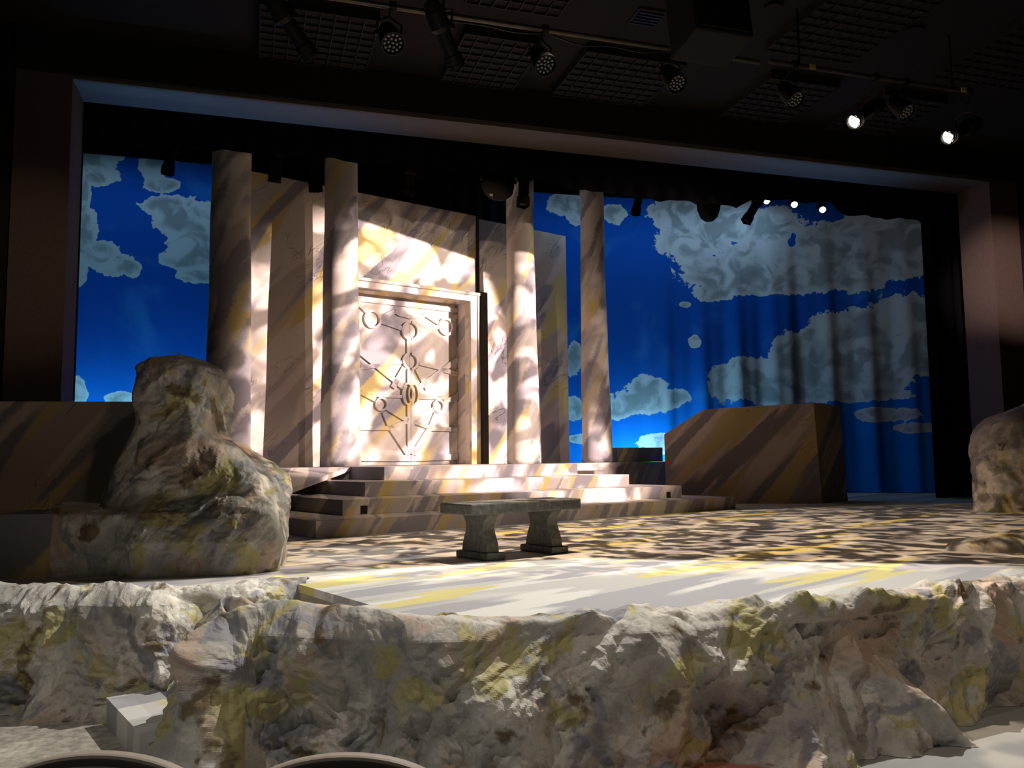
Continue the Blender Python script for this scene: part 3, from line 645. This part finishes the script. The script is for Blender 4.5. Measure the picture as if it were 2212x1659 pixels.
def strap2(a, b_, w=0.085):
    A_, B_ = dpt(*a), dpt(*b_); strap_tz(A_, B_, w); strap_tz(mir(A_), mir(B_), w)
def ring(cx_, cy_, r, w=0.055, mirror=False, ry=None, side=None, rise=0.045):
    c0 = dpt(cx_, cy_) if not isinstance(cx_, tuple) else cx_
    for c in ([c0, mir(c0)] if mirror else [c0]):
        for sd in (0, 1):
            if side is not None and sd != side: continue
            n = 40; lo, hi = (-1e9, tDc-0.004) if sd == 0 else (tDc+0.004, 1e9)
            if side is not None: lo, hi = -1e9, 1e9
            ang = [2*math.pi*i/n for i in range(n+1)]; ry_ = ry or r
            good = [a for a in ang if lo <= c[0]+r*math.cos(a)+1e-9 <= hi]
            if len(good) < 4: continue
            closed = len(good) == n+1
            if not closed:
                # arrange as one run
                k = max(range(len(good)), key=lambda i: (good[(i+1) % len(good)]-good[i]) % (2*math.pi)); good = good[k+1:]+good[:k+1]
            mb = MB(); m_ = len(good); v = []
            for a in good:
                for (rr, kk) in ((0, 0), (0, -rise), (-w, -rise), (-w, 0)):
                    v.append(S(c[0]+(r+rr)*math.cos(a), KD+kk, c[1]+(ry_+rr)*math.sin(a)))
            f = [(i*4+j, i*4+(j+1) % 4, (i+1)*4+(j+1) % 4, (i+1)*4+j) for i in range(m_-1) for j in range(4)]
            if not closed: f += [(3, 2, 1, 0), ((m_-1)*4, (m_-1)*4+1, (m_-1)*4+2, (m_-1)*4+3)]
            mb.add(v, f); obj('ring', mb, M_DOOR, leaf[sd])
# rings of the pattern: outer pair, two on the meeting line, the pulls, lower pair
RA, RB, RD_, RF = (838, 475), (546, 510), (547, 757), (775, 1120)
ring(*RA, 0.155, 0.04, mirror=True); ring(*RB, 0.165, 0.04); ring(*RD_, 0.150, 0.04); ring(*RF, 0.115, 0.035, mirror=True)
cE = dpt(547, 1022)
ring((cE[0]-0.055, cE[1]), 0, 0.105, 0.03, ry=0.185, side=0, rise=0.045); ring((cE[0]+0.055, cE[1]), 0, 0.105, 0.03, ry=0.185, side=1, rise=0.045)
# bands between them (right half measured, left half mirrored)
strap2((546, 300), (935, 345), 0.07)
strap2((546, 398), (640, 394), 0.06); strap2((640, 394), (672, 375), 0.06); strap2((672, 380), (785, 452), 0.07)
strap2((620, 503), (775, 478), 0.075); strap2((880, 425), (930, 385), 0.07)
strap_tz(dpt(546, 580), dpt(548, 690), 0.14); strap_tz(dpt(548, 825), dpt(548, 950), 0.13)
strap2((600, 815), (690, 985), 0.09); strap2((618, 775), (800, 820), 0.05); strap2((800, 825), (945, 862), 0.07)
strap2((610, 975), (945, 728), 0.085)
strap2((615, 1050), (850, 1058), 0.05); strap2((820, 1090), (925, 1040), 0.07)
strap2((738, 1145), (570, 1240), 0.08); strap2((755, 1180), (712, 1290), 0.08); strap2((712, 1290), (565, 1520), 0.09)
strap2((575, 1250), (712, 1300), 0.06); strap2((712, 1305), (935, 1312), 0.07)
strap_tz(dpt(548, 1100), dpt(551, 1500), 0.13)
strap2((551, 1545), (935, 1535), 0.10)
for y0, y1 in ((325, 395), (705, 750), (822, 858), (1012, 1068), (1282, 1318), (1522, 1590)):   # blocks of the outer stile, slots between them
    strap2((937, y0), (937, y1), 0.06)

# dark strip standing in for the black open gap at the joint, right hand flat
tj0 = onK(1032, 800, KP+0.25)[0]; tj1 = onK(1052, 800, KP+0.3)[0]
kj = KP+0.28; (ja, zj), (jb, _), (jc, zk) = onK(1028, 466, kj), onK(1037.5, 800, kj), onK(1053, 632, kj)
tag(obj('joint_gap_strip', MB().prism([S(ja, kj, PH), S(jc, kj, PH), S(jc, kj, zk), S(jb, kj, zk), S(jb, kj, zj), S(ja, kj, zj)], B*0.03), M_DARKGAP), 'narrow dark strip put in for the open gap between portal and right flat', 'strip')
t0 = onK(1036, 800, KR)[0]; t1 = onK(1227, 800, KR)[0]
tag(obj('side_flat', MB().slab(t0, t1, KR, KR+0.06, PH, onK(1110, 488, KR)[1]), M_RWALL), 'wrinkled painted canvas flat right of the portal behind a column', 'stage flat')

# ---------------------------------------------------------------- striped block at the right
bf1 = onZ(1776, 1088); d1 = bf1.dot(Vector((fw.x, fw.y, 0)).normalized())
hx = Vector((fw.x, fw.y, 0)).normalized()
bf0 = ground((1433-1106)/FPX*(d1+0.55), d1+0.55)
hb = Vector((-(bf1-bf0).y, (bf1-bf0).x, 0)).normalized()
Hb = z_at(870, 1762, d1)
e = (bf1-bf0)
sv = ground((1822-1106)/FPX*(d1+0.8), d1+0.8)-bf1
pts = [bf0, bf1, bf1+Vector((0, 0, Hb))-e.normalized()*0.06, bf0+e*0.27+Vector((0, 0, z_at(884, 1522, d1+0.4))), bf0+Vector((0, 0, z_at(938, 1433, d1+0.55)))]
tag(obj('striped_block', MB().prism(pts, sv), M_BLOCK), 'large striped stone block with a cut corner right of the steps', 'block')

# ---------------------------------------------------------------- stone bench
bz, bh = 0.0, 0.43
c0 = onZ(1016, 1222)               # front corner of the near pedestal foot
BF = (onZ(1235, 1198)-onZ(1075, 1217)).normalized()
BU = U.copy(); BBk = B.copy()
zb0 = bh-0.085
bt0 = onZ(1016, 1114.5, zb0); bt1 = onZ(1256, 1099, zb0); bl = onZ(947, 1109.5, zb0)
LB = (bt1-bt0).length; WB = max(0.34, (bl-bt0).length)
BU = (bt1-bt0).normalized(); BU.z = 0; BU.normalize(); BBk = Vector((-BU.y, BU.x, 0))
WB = (bl-bt0).dot(BBk)
def bp(t, k, z): return bt0.xy.to_3d()+BU*t+BBk*k+Vector((0, 0, z))
bench = thing('stone_bench', bp(LB/2, WB/2, 0), 'grey stone bench on two waisted pedestals at centre stage', 'bench')
mb = MB()
obj('seat_slab', MB().hexa([bp(t, k, z) for z in (zb0, bh) for t, k in ((0, 0), (LB, 0), (LB, WB), (0, WB))]), M_STONE, bench, bevel=0.012)
for tc_ in (0.24, LB-0.24):
    ped = []
    h0, h1 = 0.055, zb0
    pr_ = [(h0+(h1-h0)*f, w) for f, w in ((0, 0.168), (0.20, 0.160), (0.34, 0.143), (0.48, 0.124), (0.60, 0.113), (0.70, 0.113), (0.80, 0.124), (0.88, 0.143), (0.95, 0.158), (1.0, 0.160))]
    pts = [bp(tc_-0.055, WB/2-w, z) for z, w in pr_]+[bp(tc_-0.055, WB/2+w, z) for z, w in reversed(pr_)]
    pd = obj('pedestal', MB().prism(pts, BU*0.11), M_STONE, bench, bevel=0.006)
    obj('foot', MB().hexa([bp(t, k, z) for z in (0, 0.055) for t, k in ((tc_-0.09, WB/2-0.205), (tc_+0.09, WB/2-0.205), (tc_+0.09, WB/2+0.205), (tc_-0.09, WB/2+0.205))]), M_STONE, pd, bevel=0.012)

# ---------------------------------------------------------------- painted sky cloth
bk = np.array([(-5.5, 15.7), (0, 15.7), (5.5, 15.65), (8.5, 15.3), (10.8, 14.5), (12.2, 13.6), (13.2, 12.6)])
pth = smooth_path([Vector((x, y, 0)) for x, y in bk], 0.05)
nz = 150; zs = np.linspace(0.01, 6.2, nz); sarc = np.r_[0, np.cumsum(np.linalg.norm(np.diff(pth, axis=0), axis=1))]
P = np.zeros((nz, len(pth), 3)); P[..., :2] = pth[None]; P[..., 2] = zs[:, None]
dz = (1-zs/6.2)[:, None]; dr = np.clip((sarc-11.5)/4, 0.15, 1)[None]
P[..., 1] -= 0.09*np.sin(sarc[None]*7.5+0.5*np.sin(sarc[None]*2.1))*dz*dr + 0.03*np.sin(sarc[None]*17+1)*dz*dr
pxx, pyy = proj(P)
ELL = [(205, 335, 62, 42), (215, 375, 46, 30), (180, 420, 20, 60), (186, 500, 30, 60), (215, 548, 45, 36), (250, 570, 50, 28), (285, 580, 22, 20), (170, 560, 20, 60), (335, 360, 33, 36), (350, 400, 42, 18), (370, 330, 40, 20),
       (370, 445, 70, 26), (410, 475, 90, 45), (425, 530, 70, 50), (400, 560, 60, 22), (425, 595, 40, 18), (165, 848, 26, 34), (265, 862, 42, 16), (300, 872, 30, 10),
       (1220, 440, 42, 26), (1250, 465, 30, 22), (1330, 460, 30, 25), (1238, 775, 22, 38), (1240, 885, 26, 28), (1250, 948, 22, 10),
       (1460, 465, 60, 40), (1500, 520, 85, 50), (1560, 480, 110, 50), (1560, 590, 95, 50), (1545, 630, 50, 25), (1680, 560, 140, 62), (1660, 490, 90, 45), (1650, 615, 130, 26), (1800, 590, 140, 42), (1850, 520, 110, 60), (1960, 510, 80, 70), (1760, 540, 80, 50), (1930, 575, 80, 32),
       (1575, 825, 48, 42), (1610, 800, 50, 32), (1650, 820, 70, 50), (1720, 775, 70, 60), (1700, 850, 110, 26), (1780, 800, 90, 55), (1765, 725, 50, 22), (1820, 720, 70, 50), (1880, 700, 80, 40), (1950, 680, 90, 45), (1880, 790, 120, 65), (1990, 760, 70, 60), (1860, 850, 110, 18),
       (1400, 838, 48, 28), (1390, 868, 75, 28), (1450, 860, 45, 22), (1335, 885, 40, 24), (1500, 738, 15, 15), (1415, 955, 40, 20), (1440, 968, 45, 14), (1920, 895, 80, 16), (1480, 658, 14, 7), (1980, 925, 60, 12)]
field = np.full(pxx.shape, -1.0)
for (cx_, cy_, rx, ry) in ELL:
    field = np.maximum(field, 1-np.sqrt(((pxx-cx_)/rx)**2+((pyy-cy_)/ry)**2))
for (cx_, cy_, rx, ry) in ((1768, 460, 34, 18), (1795, 466, 30, 15), (1714, 512, 5, 9), (1711, 524, 8, 9)):
    field = np.minimum(field, np.sqrt(((pxx-cx_)/rx)**2+((pyy-cy_)/ry)**2)-1)
field = np.clip(field, -0.8, 0.8)
me_mb = MB().grid(P)
m, n, lk, b = mat('painted_sky_cloth'); b.inputs['Roughness'].default_value = 0.9; b.inputs['Specular IOR Level'].default_value = 0.1
at_ = n.new('ShaderNodeAttribute'); at_.attribute_name = 'cloud_paint'
ge = n.new('ShaderNodeNewGeometry')
def nz_(sc, det, dist, off):
    a = n.new('ShaderNodeVectorMath'); a.operation = 'ADD'; lk(ge.outputs['Position'], a.inputs[0]); a.inputs[1].default_value = (off, off, off)
    x = n.new('ShaderNodeTexNoise'); x.inputs['Scale'].default_value = sc; x.inputs['Detail'].default_value = det; x.inputs['Distortion'].default_value = dist; lk(a.outputs[0], x.inputs['Vector']); return x.outputs['Fac']
def mth(op, a, c=None, d=None):
    x = n.new('ShaderNodeMath'); x.operation = op
    for i, v in enumerate((a, c, d)):
        if v is None: continue
        if isinstance(v, (int, float)): x.inputs[i].default_value = v
        else: lk(v, x.inputs[i])
    return x.outputs[0]
def mixc(f, a, c):
    x = n.new('ShaderNodeMix'); x.data_type = 'RGBA'; lk(f, x.inputs['Factor'])
    for s_, v in (('A', a), ('B', c)):
        i = [k for k in x.inputs if k.name == s_ and k.type == 'RGBA'][0]
        if isinstance(v, tuple): i.default_value = (*v, 1)
        else: lk(v, i)
    return [k for k in x.outputs if k.type == 'RGBA'][0]
def rng(f, a, c, lo=0.0, hi=1.0):
    x = n.new('ShaderNodeMapRange'); x.interpolation_type = 'SMOOTHSTEP'
    for i, v in ((1, a), (2, c), (3, lo), (4, hi)): x.inputs[i].default_value = v
    lk(f, x.inputs[0]); return x.outputs[0]
edge = mth('ADD', at_.outputs['Fac'], mth('MULTIPLY', mth('SUBTRACT', nz_(2.4, 7, 0.4, 0), 0.5), 1.1))
edge2 = mth('ADD', edge, mth('MULTIPLY', mth('SUBTRACT', nz_(10, 7, 0.5, 5), 0.5), 0.55))
cloud = rng(edge2, -0.02, 0.05)
shade = rng(nz_(1.9, 6, 1.2, 9), 0.42, 0.6)
sep = n.new('ShaderNodeSeparateXYZ'); lk(ge.outputs['Position'], sep.inputs[0])
sky = mixc(rng(mth('ADD', sep.outputs[2], mth('MULTIPLY', nz_(0.7, 3, 0.5, 2), 1.6)), 1.0, 4.2), (0.004, 0.22, 0.72), (0.004, 0.085, 0.42))
wisp = mth('MULTIPLY', rng(nz_(1.1, 5, 0.6, 14), 0.5, 0.75), 0.35)
sky = mixc(wisp, sky, (0.06, 0.28, 0.62))
cl = mixc(shade, (0.27, 0.31, 0.31), (0.52, 0.57, 0.57))
cl = mixc(rng(edge, 0.05, 0.5), (0.52, 0.57, 0.57), cl)
lk(mixc(cloud, sky, cl), b.inputs['Base Color'])
sky_o = obj('sky_backdrop', me_mb, m, smooth=True)
atr = sky_o.data.attributes.new('cloud_paint', 'FLOAT', 'POINT'); atr.data.foreach_set('value', field.reshape(-1).astype(np.float32))
tag(sky_o, 'large hanging cloth painted as blue sky with grey clouds behind the temple', 'backdrop', kind='thing')

# ---------------------------------------------------------------- black masking cloths
YB = 11.06
def drape(name, x0, x1, y, z0, z1, label, cat='curtain', fold=0.06, per=0.32, scallop=0.0, zfun=None):
    nx = max(8, int(abs(x1-x0)/0.035)); nz = 12; P = np.zeros((nz, nx, 3)); xs = np.linspace(x0, x1, nx)
    for j in range(nz):
        f = j/(nz-1); lo = z0+(scallop*(np.abs(np.sin(xs*math.pi/per*0.5+0.6*np.sin(xs*0.9)))-0.5) if scallop else 0)+(zfun(xs) if zfun else 0)
        P[j, :, 0] = xs; P[j, :, 1] = y+fold*np.sin(xs*2*math.pi/per+0.8*np.sin(xs*1.3))*(1-0.4*f); P[j, :, 2] = lo+(z1-lo)*f
    return tag(obj(name, MB().grid(P), M_CURT, smooth=True), label, cat)
zb_ = [onY(px, py, YB) for px, py in ((175, 317), (330, 324), (455, 326), (600, 336), (740, 348), (930, 366), (1125, 385), (1277, 416), (1400, 430), (1590, 447), (1640, 430), (1790, 440), (1830, 466), (1990, 478))]
xsb = np.array([p.x for p in zb_]); zsb = np.array([p.z for p in zb_])
drape('border_curtain', XL-0.1, XR+1.2, YB, 0.0, 6.6, 'wide black border curtain with a scalloped hem across the stage top', fold=0.025, per=0.36, scallop=0.05, zfun=lambda x: np.interp(x, xsb, zsb))
xl = onY(1994, 500, 11.5).x
drape('leg_curtain', xl, xl+2.6, 11.5, 0.005, 6.6, 'tall black leg curtain at the right side of the stage')
drape('leg_curtain', XL-3.0, XL-0.1, 11.6, 0.005, 6.6, 'tall black leg curtain at the left side, mostly behind the proscenium')
# masking cloth above the portal
KM = 4.2; m0 = onK(520, 400, KM)[0]; m1 = onK(1125, 450, KM)[0]
mb = MB(); P = np.zeros((2, 120, 3))
for j in range(2):
    for i in range(120):
        t = m0+(m1-m0)*i/119; w = S(t, KM+0.02*math.sin(i*0.9)); P[j, i] = (w.x, w.y, 3.6 if j == 0 else 6.6)
tag(obj('masking_cloth', mb.grid(P), M_CURT, smooth=True), 'black masking cloth hanging above the portal wall between the columns', 'curtain')

# ---------------------------------------------------------------- lighting gear
pA = onY(700, -8, YP); pB = onY(1640, 133, YP); zp = onY(1100, 53, YP).z
pipe = obj('lighting_pipe', MB().tube([(pA.x-3, YP, zp), (onY(1640, 133, YP).x, YP, zp)], 0.026, 12), M_PIPE)
tag(pipe, 'long horizontal lighting pipe above the stage front, left of the loudspeaker', 'pipe')
pr0 = onY(1660, 135, YP); pr1 = onY(2100, 195, YP)
z2 = onY(1830, 158, YP).z
tag(obj('lighting_pipe', MB().tube([(pr0.x, YP, z2), (pr1.x, YP, z2)], 0.026, 12), M_PIPE), 'shorter horizontal lighting pipe above the front right of the stage', 'pipe')
for nm, xs_, z_ in (('pipe_hanger', (pA.x-1, (pA.x+pB.x)/2-1.2, pB.x-0.9), zp), ('pipe_hanger', (pr0.x+0.4, pr1.x-0.3), z2)):
    for i, x in enumerate(xs_):
        tag(obj(nm, MB().tube([(x, YP, z_+0.03), (x, YP, ZC)], 0.012), M_METAL), ('thin black hanger rod, %s, from the ceiling to the %s lighting pipe' % (('leftmost', 'middle', 'rightmost')[i] if len(xs_) == 3 else ('left one', 'right one')[i], 'long left' if len(xs_) == 3 else 'short right')), 'rod', 'hanger rods of the lighting pipes')
def sag(px0, px1, py0, py1, dip, lab):
    a = onY(px0, py0, YP+0.16); b_ = onY(px1, py1, YP+0.16); pts = []
    for i in range(17):
        f = i/16; p = a.lerp(b_, f); p.z -= dip*4*f*(1-f)*(0.7+0.3*math.sin(f*9)); pts.append(p)
    tag(obj('power_cable', MB().tube(pts, 0.009, 6), M_METAL), lab, 'cable')
sag(890, 1170, 22, 72, 0.06, 'black power cable sagging from the pipe between two LED lamps')
sag(1190, 1440, 75, 108, 0.10, 'black power cable looping under the pipe near the loudspeaker')
def rot_to(d, roll=0.0):
    return Vector(d).normalized().to_track_quat('Z', 'Y').to_matrix()
def led_par(px, py, zpipe, lab, size=0.105, aim=None):
    c = onY(px, py, YP+0.02)                       # middle of the lens
    d = (Vector(aim)-c).normalized() if aim else Vector((0.12, -0.62, -0.77)).normalized()
    t = thing('led_par_lamp', c, lab, 'stage lamp', 'LED lamps on the front pipes'); R = rot_to(d); r = size
    obj('housing', MB().lathe([(r*0.45, -0.30), (r*0.75, -0.27), (r*0.95, -0.16), (r*1.08, -0.03), (r*1.12, 0.0), (r*1.12, 0.035), (r*1.0, 0.035), (r*1.0, 0.0)], R, c, 28), M_METAL, t, smooth=False)
    lb = obj('lens_plate', MB().lathe([(0.001, 0.0), (r, 0.0), (r, -0.02)], R, c, 28), M_PANEL, t)
    pos = [(0, 0)]+[(0.40*math.cos(a), 0.40*math.sin(a)) for a in [i*math.pi/3 for i in range(6)]]+[(0.76*math.cos(a), 0.76*math.sin(a)) for a in [i*math.pi/6+0.26 for i in range(12)]]
    for (x, y) in pos:
        cc = c+R@Vector((x*r, y*r, 0.002)); obj('lens', MB().lathe([(r*0.15, 0), (r*0.12, 0.010), (r*0.05, 0.015)], R, cc, 10), M_LENS, lb, smooth=True)
    top = Vector((c.x, YP, zpipe)); mid = c-d*0.14; side = d.cross(Vector((0, 0, 1))).normalized()
    yk = MB().tube([mid+side*r*1.1, mid+side*r*1.2+Vector((0, 0, 0.13)), Vector((mid.x, mid.y, mid.z+0.19)), mid-side*r*1.2+Vector((0, 0, 0.13)), mid-side*r*1.1], 0.012)
    yo = obj('yoke', yk, M_METAL, t); obj('knob', MB().lathe([(0.026, 0), (0.026, 0.03)], rot_to(side), mid+side*r*1.12, 12), M_METAL, yo)
    obj('clamp', MB().tube([Vector((mid.x, mid.y, mid.z+0.19)), Vector((mid.x, (mid.y+YP)/2, (mid.z+0.19+zpipe)/2)), Vector((top.x, YP, zpipe-0.04))], 0.014).lathe([(0.03, -0.03), (0.05, -0.03), (0.05, 0.03), (0.03, 0.03), (0.03, -0.03)], rot_to((1, 0, 0)), (top.x, YP, zpipe), 14, cap=False), M_METAL, t)
led_par(848, 92, zp, 'leftmost LED lamp with a cluster of small lenses under the pipe')
led_par(1177, 139, zp, 'second LED lamp from left with small round lenses under the pipe')
led_par(1462, 179, zp, 'third LED lamp from left, hanging left of the loudspeaker', 0.10)
led_par(1717, 214, z2, 'fourth LED lamp from left, hanging right of the loudspeaker', 0.10)
led_par(1957, 241, z2, 'fifth LED lamp, dim, hanging between the two glowing spotlights', 0.10)
def profile_spot(name, c, d, lab, lit=False, s=1.0, hang=None, cat='spotlight', group=None, bodymat=None):
    """ellipsoidal spotlight: lamp house, barrel, lens hood, yoke; c is the middle of the lens"""
    bm_ = bodymat or M_METAL
    d = Vector(d).normalized(); R = rot_to(d); t = thing(name, c, lab, cat, group)
    obj('lamp_house', MB().lathe([(0.03*s, -0.62*s), (0.075*s, -0.60*s), (0.095*s, -0.50*s), (0.10*s, -0.36*s), (0.075*s, -0.32*s)], R, c, 20), bm_, t)
    obj('barrel', MB().lathe([(0.072*s, -0.33*s), (0.072*s, -0.10*s), (0.088*s, -0.09*s), (0.088*s, 0.03*s), (0.078*s, 0.03*s), (0.078*s, -0.01*s)], R, c, 24, cap=False), bm_, t)
    for i in range(2): obj('ridge_ring', MB().lathe([(0.088*s, 0), (0.094*s, 0.004), (0.094*s, 0.012), (0.088*s, 0.016)], R, Vector(c)-d*(0.01+0.04*i)*s, 24, cap=False), M_STEEL if lit else bm_, t)
    obj('lens', MB().lathe([(0.001, 0.012*s), (0.045*s, 0.008*s), (0.076*s, -0.008*s)], R, c, 24, cap=False), M_HOT if lit else (M_LENS if bodymat is None else M_METAL), t, smooth=True)
    side = d.cross(Vector((0, 0, 1))).normalized(); mid = Vector(c)-d*0.34*s
    top = Vector(hang) if hang is not None else mid+Vector((0, 0, 0.34*s))
    yo = obj('yoke', MB().tube([mid+side*0.11*s, mid+side*0.13*s+Vector((0, 0, 0.16*s)), mid+Vector((0, 0, 0.2*s)), mid-side*0.13*s+Vector((0, 0, 0.16*s)), mid-side*0.11*s], 0.011*s), bm_, t)
    obj('knob', MB().lathe([(0.028*s, 0), (0.028*s, 0.03*s)], rot_to(side), mid+side*0.11*s, 12), bm_, yo)
    obj('clamp', MB().tube([mid+Vector((0, 0, 0.2*s)), top-Vector((0, 0, 0.04))], 0.014*s).lathe([(0.03, -0.025), (0.048, -0.025), (0.048, 0.025), (0.03, 0.025), (0.03, -0.025)], rot_to((1, 0, 0)), top, 12, cap=False), bm_, t)
    obj('gel_frame', MB().lathe([(0.095*s, 0.02*s), (0.10*s, 0.02*s), (0.10*s, 0.04*s), (0.095*s, 0.04*s)], R, c, 4, cap=False), bm_, t)
    return t
def front_spot(px, py, zpipe, target, lab, lit=False, s=1.0, yo=0.05):
    c = onY(px, py, YP+yo); d = (Vector(target)-c).normalized(); mid = c-d*0.34*s
    return profile_spot('spotlight', c, d, lab, lit, s, (mid.x, YP, zpipe))
LA = front_spot(2049, 296, z2, AIM_A, 'glowing front spotlight at the far right of the lighting pipe', True)
LB_ = front_spot(1846, 262, z2, AIM_B, 'glowing front spotlight left of the rightmost one, near the dim LED lamp', True)
front_spot(668, 118, zp, S(3, 0, 1.5)+Vector((0.5, 0, -1)), 'unlit black spotlight hanging leftmost on the front pipe')
front_spot(985, 140, zp, S(4.5, 0, 0.0), 'unlit black spotlight hanging between the first two LED lamps')
for px, py, lab in ((2083, 203, 'small scrap of yellow tape at the right end of the lighting pipe'), (1756, 156, 'small scrap of yellow tape above the fourth LED lamp')):
    p = onY(px, py, YP-0.035); tag(obj('tape', MB().box((p.x, p.y, z2-0.005), (0.07, 0.012, 0.05)), M_TAPE), lab, 'tape')
p = onY(703, 36, YP-0.035); tag(obj('paper_label', MB().box((p.x, YP-0.03, zp-0.01), (0.11, 0.006, 0.05)), M_LABEL), 'pale paper label stuck on the left end of the front pipe', 'label')
# fixtures hung behind the border
YU = 12.0
def up_spot(px, py, lab, d, s=1.0, lit=False, y=YU):
    c = onY(px, py, y); d = Vector(d).normalized(); mid = c-d*0.34*s
    return profile_spot('hanging_spotlight', c, d, lab, lit, s, (mid.x, 12.35, 5.5), cat='spotlight', bodymat=M_MATTE)
zt_ = 5.5
up_spot(362, 372, 'dark spotlight silhouette poking below the border over the left sky', (-0.15, 0.1, -1), 0.95, y=11.7)
up_spot(593, 388, 'dark spotlight silhouette below the border right of the leftmost column', (-0.1, 0.3, -1), 1.0)
up_spot(682, 408, 'dark spotlight silhouette below the border left of the second column', (0.1, 0.2, -1), 1.1)
up_spot(883, 420, 'dark spotlight hanging above the centre of the portal wall', (-0.05, 0.3, -1), 0.9, y=12.2)
up_spot(1130, 440, 'dark spotlight hanging in front of the third column', (-0.1, -0.15, -1), 1.1, y=11.6)
up_spot(1373, 460, 'dark spotlight silhouette below the border right of the fourth column', (-0.2, 0.1, -1), 0.9)
up_spot(1613, 476, 'slanted dark spotlight silhouette against the big right cloud', (-0.55, 0.1, -0.9), 1.0)
for px, py, lab in ((1656, 434, 'left of three small glowing spotlights under the right border'), (1716, 442, 'middle of three small glowing spotlights under the right border'), (1777, 453, 'right of three small glowing spotlights under the right border')):
    up_spot(px, py, lab, (-0.5, -0.72, -0.45), 0.75, True, y=12.3)
tag(obj('upstage_pipe', MB().tube([(-3, 12.35, 5.5), (11.5, 12.35, 5.5)], 0.025, 10), M_PIPE), 'horizontal lighting pipe hidden above the border curtain', 'pipe')
# a broad hanging moving lamp head and a fat one over the right sky
def fat_lamp(px, py, y, s, lab, tilt, prof):
    c = onY(px, py, y); t = thing('moving_lamp', c, lab, 'stage lamp'); R = rot_to(tilt)
    obj('head', MB().lathe([(r*s, h*s) for r, h in prof], R, c, 28), M_MATTE, t, smooth=True)
    top = c-Vector(tilt).normalized()*0.42*s
    obj('yoke', MB().tube([c+Vector((0.26*s, 0, 0.1*s)), c+Vector((0.28*s, 0, 0.45*s)), c+Vector((0, 0, 0.52*s)), c+Vector((-0.28*s, 0, 0.45*s)), c+Vector((-0.26*s, 0, 0.1*s))], 0.025*s), M_METAL, t)
    obj('clamp', MB().tube([c+Vector((0, 0, 0.52*s)), (c.x, 12.35, 5.46)], 0.03), M_MATTE, t)
    return t, c
t_, c_ = fat_lamp(1075, 405, 11.9, 1.0, 'round dark moving lamp head left of the third column with white tag', (-0.35, -0.25, -0.9), [(0.10, 0.12), (0.20, 0.10), (0.25, 0.02), (0.24, -0.1), (0.18, -0.25), (0.08, -0.34)])
pt_ = onY(1061, 421, 11.62); obj('tag', MB().box(pt_, (0.05, 0.004, 0.035)), M_LABEL, t_)
fat_lamp(1531, 452, 11.9, 0.9, 'bulky dark lamp hanging over the big right cloud', (0, 0, -1), [(0.08, 0.22), (0.15, 0.16), (0.21, 0.0), (0.22, -0.2), (0.15, -0.3)])
# hung loudspeaker
c = onY(1530, 62, 6.6); w = 0.62
sp_ = thing('loudspeaker', c, 'big dark loudspeaker hanging from the ceiling over the stage right front', 'speaker')
Rz = Matrix.Rotation(math.radians(-8), 3, 'X')
obj('cabinet', MB().box((c.x, c.y, c.z+0.12), (0.60, 0.50, 0.70), Rz), M_PANEL, sp_, bevel=0.02)
obj('grille', MB().box(Vector((c.x, c.y, c.z+0.12))+Rz@Vector((0, -0.26, 0)), (0.52, 0.02, 0.62), Rz), M_METAL, sp_)
obj('bracket', MB().tube([(c.x, c.y, c.z+0.4), (c.x, c.y, ZC)], 0.03), M_METAL, sp_)

# ---------------------------------------------------------------- house floor in front
pc = [onZ(x, y, HF+0.002) for x, y in ((-260, 1560), (0, 1556), (180, 1552), (235, 1580), (300, 1622), (345, 1650), (330, 1740), (-200, 1800))]
nC = 90; tag(obj('ground_cloth', MB().prism([p for p in pc], (0, 0, 0.018)), M_CLOTH), 'rough grey painted ground cloth on the house floor at lower left', 'cloth')
pc = [onZ(x, y, HF+0.001) for x, y in ((1370, 1663), (1470, 1650), (1560, 1649), (1700, 1658), (1700, 1720), (1340, 1720))]
tag(obj('floor_mat', MB().prism(pc, (0, 0, 0.006)), M_RED), 'faded red mat on the house floor at the foot of the rock skirt', 'mat')
# two auditorium seats seen from behind, only their round tops in view
def seat(px, pyt, halfpx, lab):
    D = 1.85; v = ray(px, pyt); hz = v.x*math.sin(PSI)+v.y*math.cos(PSI); c = ground((v.x*math.cos(PSI)-v.y*math.sin(PSI))/hz*D, D); hw = halfpx/FPX*D*1.0
    ztop = z_at(pyt, px, D)
    f = Vector((fw.x, fw.y, 0)).normalized(); r = Vector((f.y, -f.x, 0))
    t = thing('theatre_seat', Vector((c.x, c.y, HF)), lab, 'seat', 'theatre seats in the front row')
    def outline(k, drop):
        pts = []
        for i in range(25):
            a = math.pi*i/24; pts.append(c-r*hw*k*math.cos(a)+Vector((0, 0, ztop-0.13+(0.13-drop)*math.sin(a))))
        pts += [c+r*hw*k+Vector((0, 0, -0.25)), c-r*hw*k+Vector((0, 0, -0.25))]
        return pts
    obj('seat_back', MB().prism(outline(1.0, 0.0), f*0.035), M_SEATRIM, t, bevel=0.008)
    obj('back_pad', MB().prism([p-f*0.03 for p in outline(0.93, 0.020)], f*0.028), M_SEATPAD, t, bevel=0.006)
    q = c+f*(-0.03)
    Rm = Matrix((( r.x, f.x, 0), (r.y, f.y, 0), (0, 0, 1)))
    obj('seat_cushion', MB().box(c+f*0.28+Vector((0, 0, HF+0.43)), (hw*1.9, 0.44, 0.1), Rm), M_SEATPAD, t, bevel=0.02)
    for s_ in (-1, 1): obj('leg', MB().box(c+f*0.2+r*s_*hw*0.95+Vector((0, 0, HF+0.2)), (0.04, 0.36, 0.4), Rm), M_METAL, t)
seat(200, 1630, 250, 'theatre seat with a rounded tan rim, left of the two in the foreground')
seat(742, 1634, 246, 'theatre seat with a rounded dark rim, right of the two in the foreground')
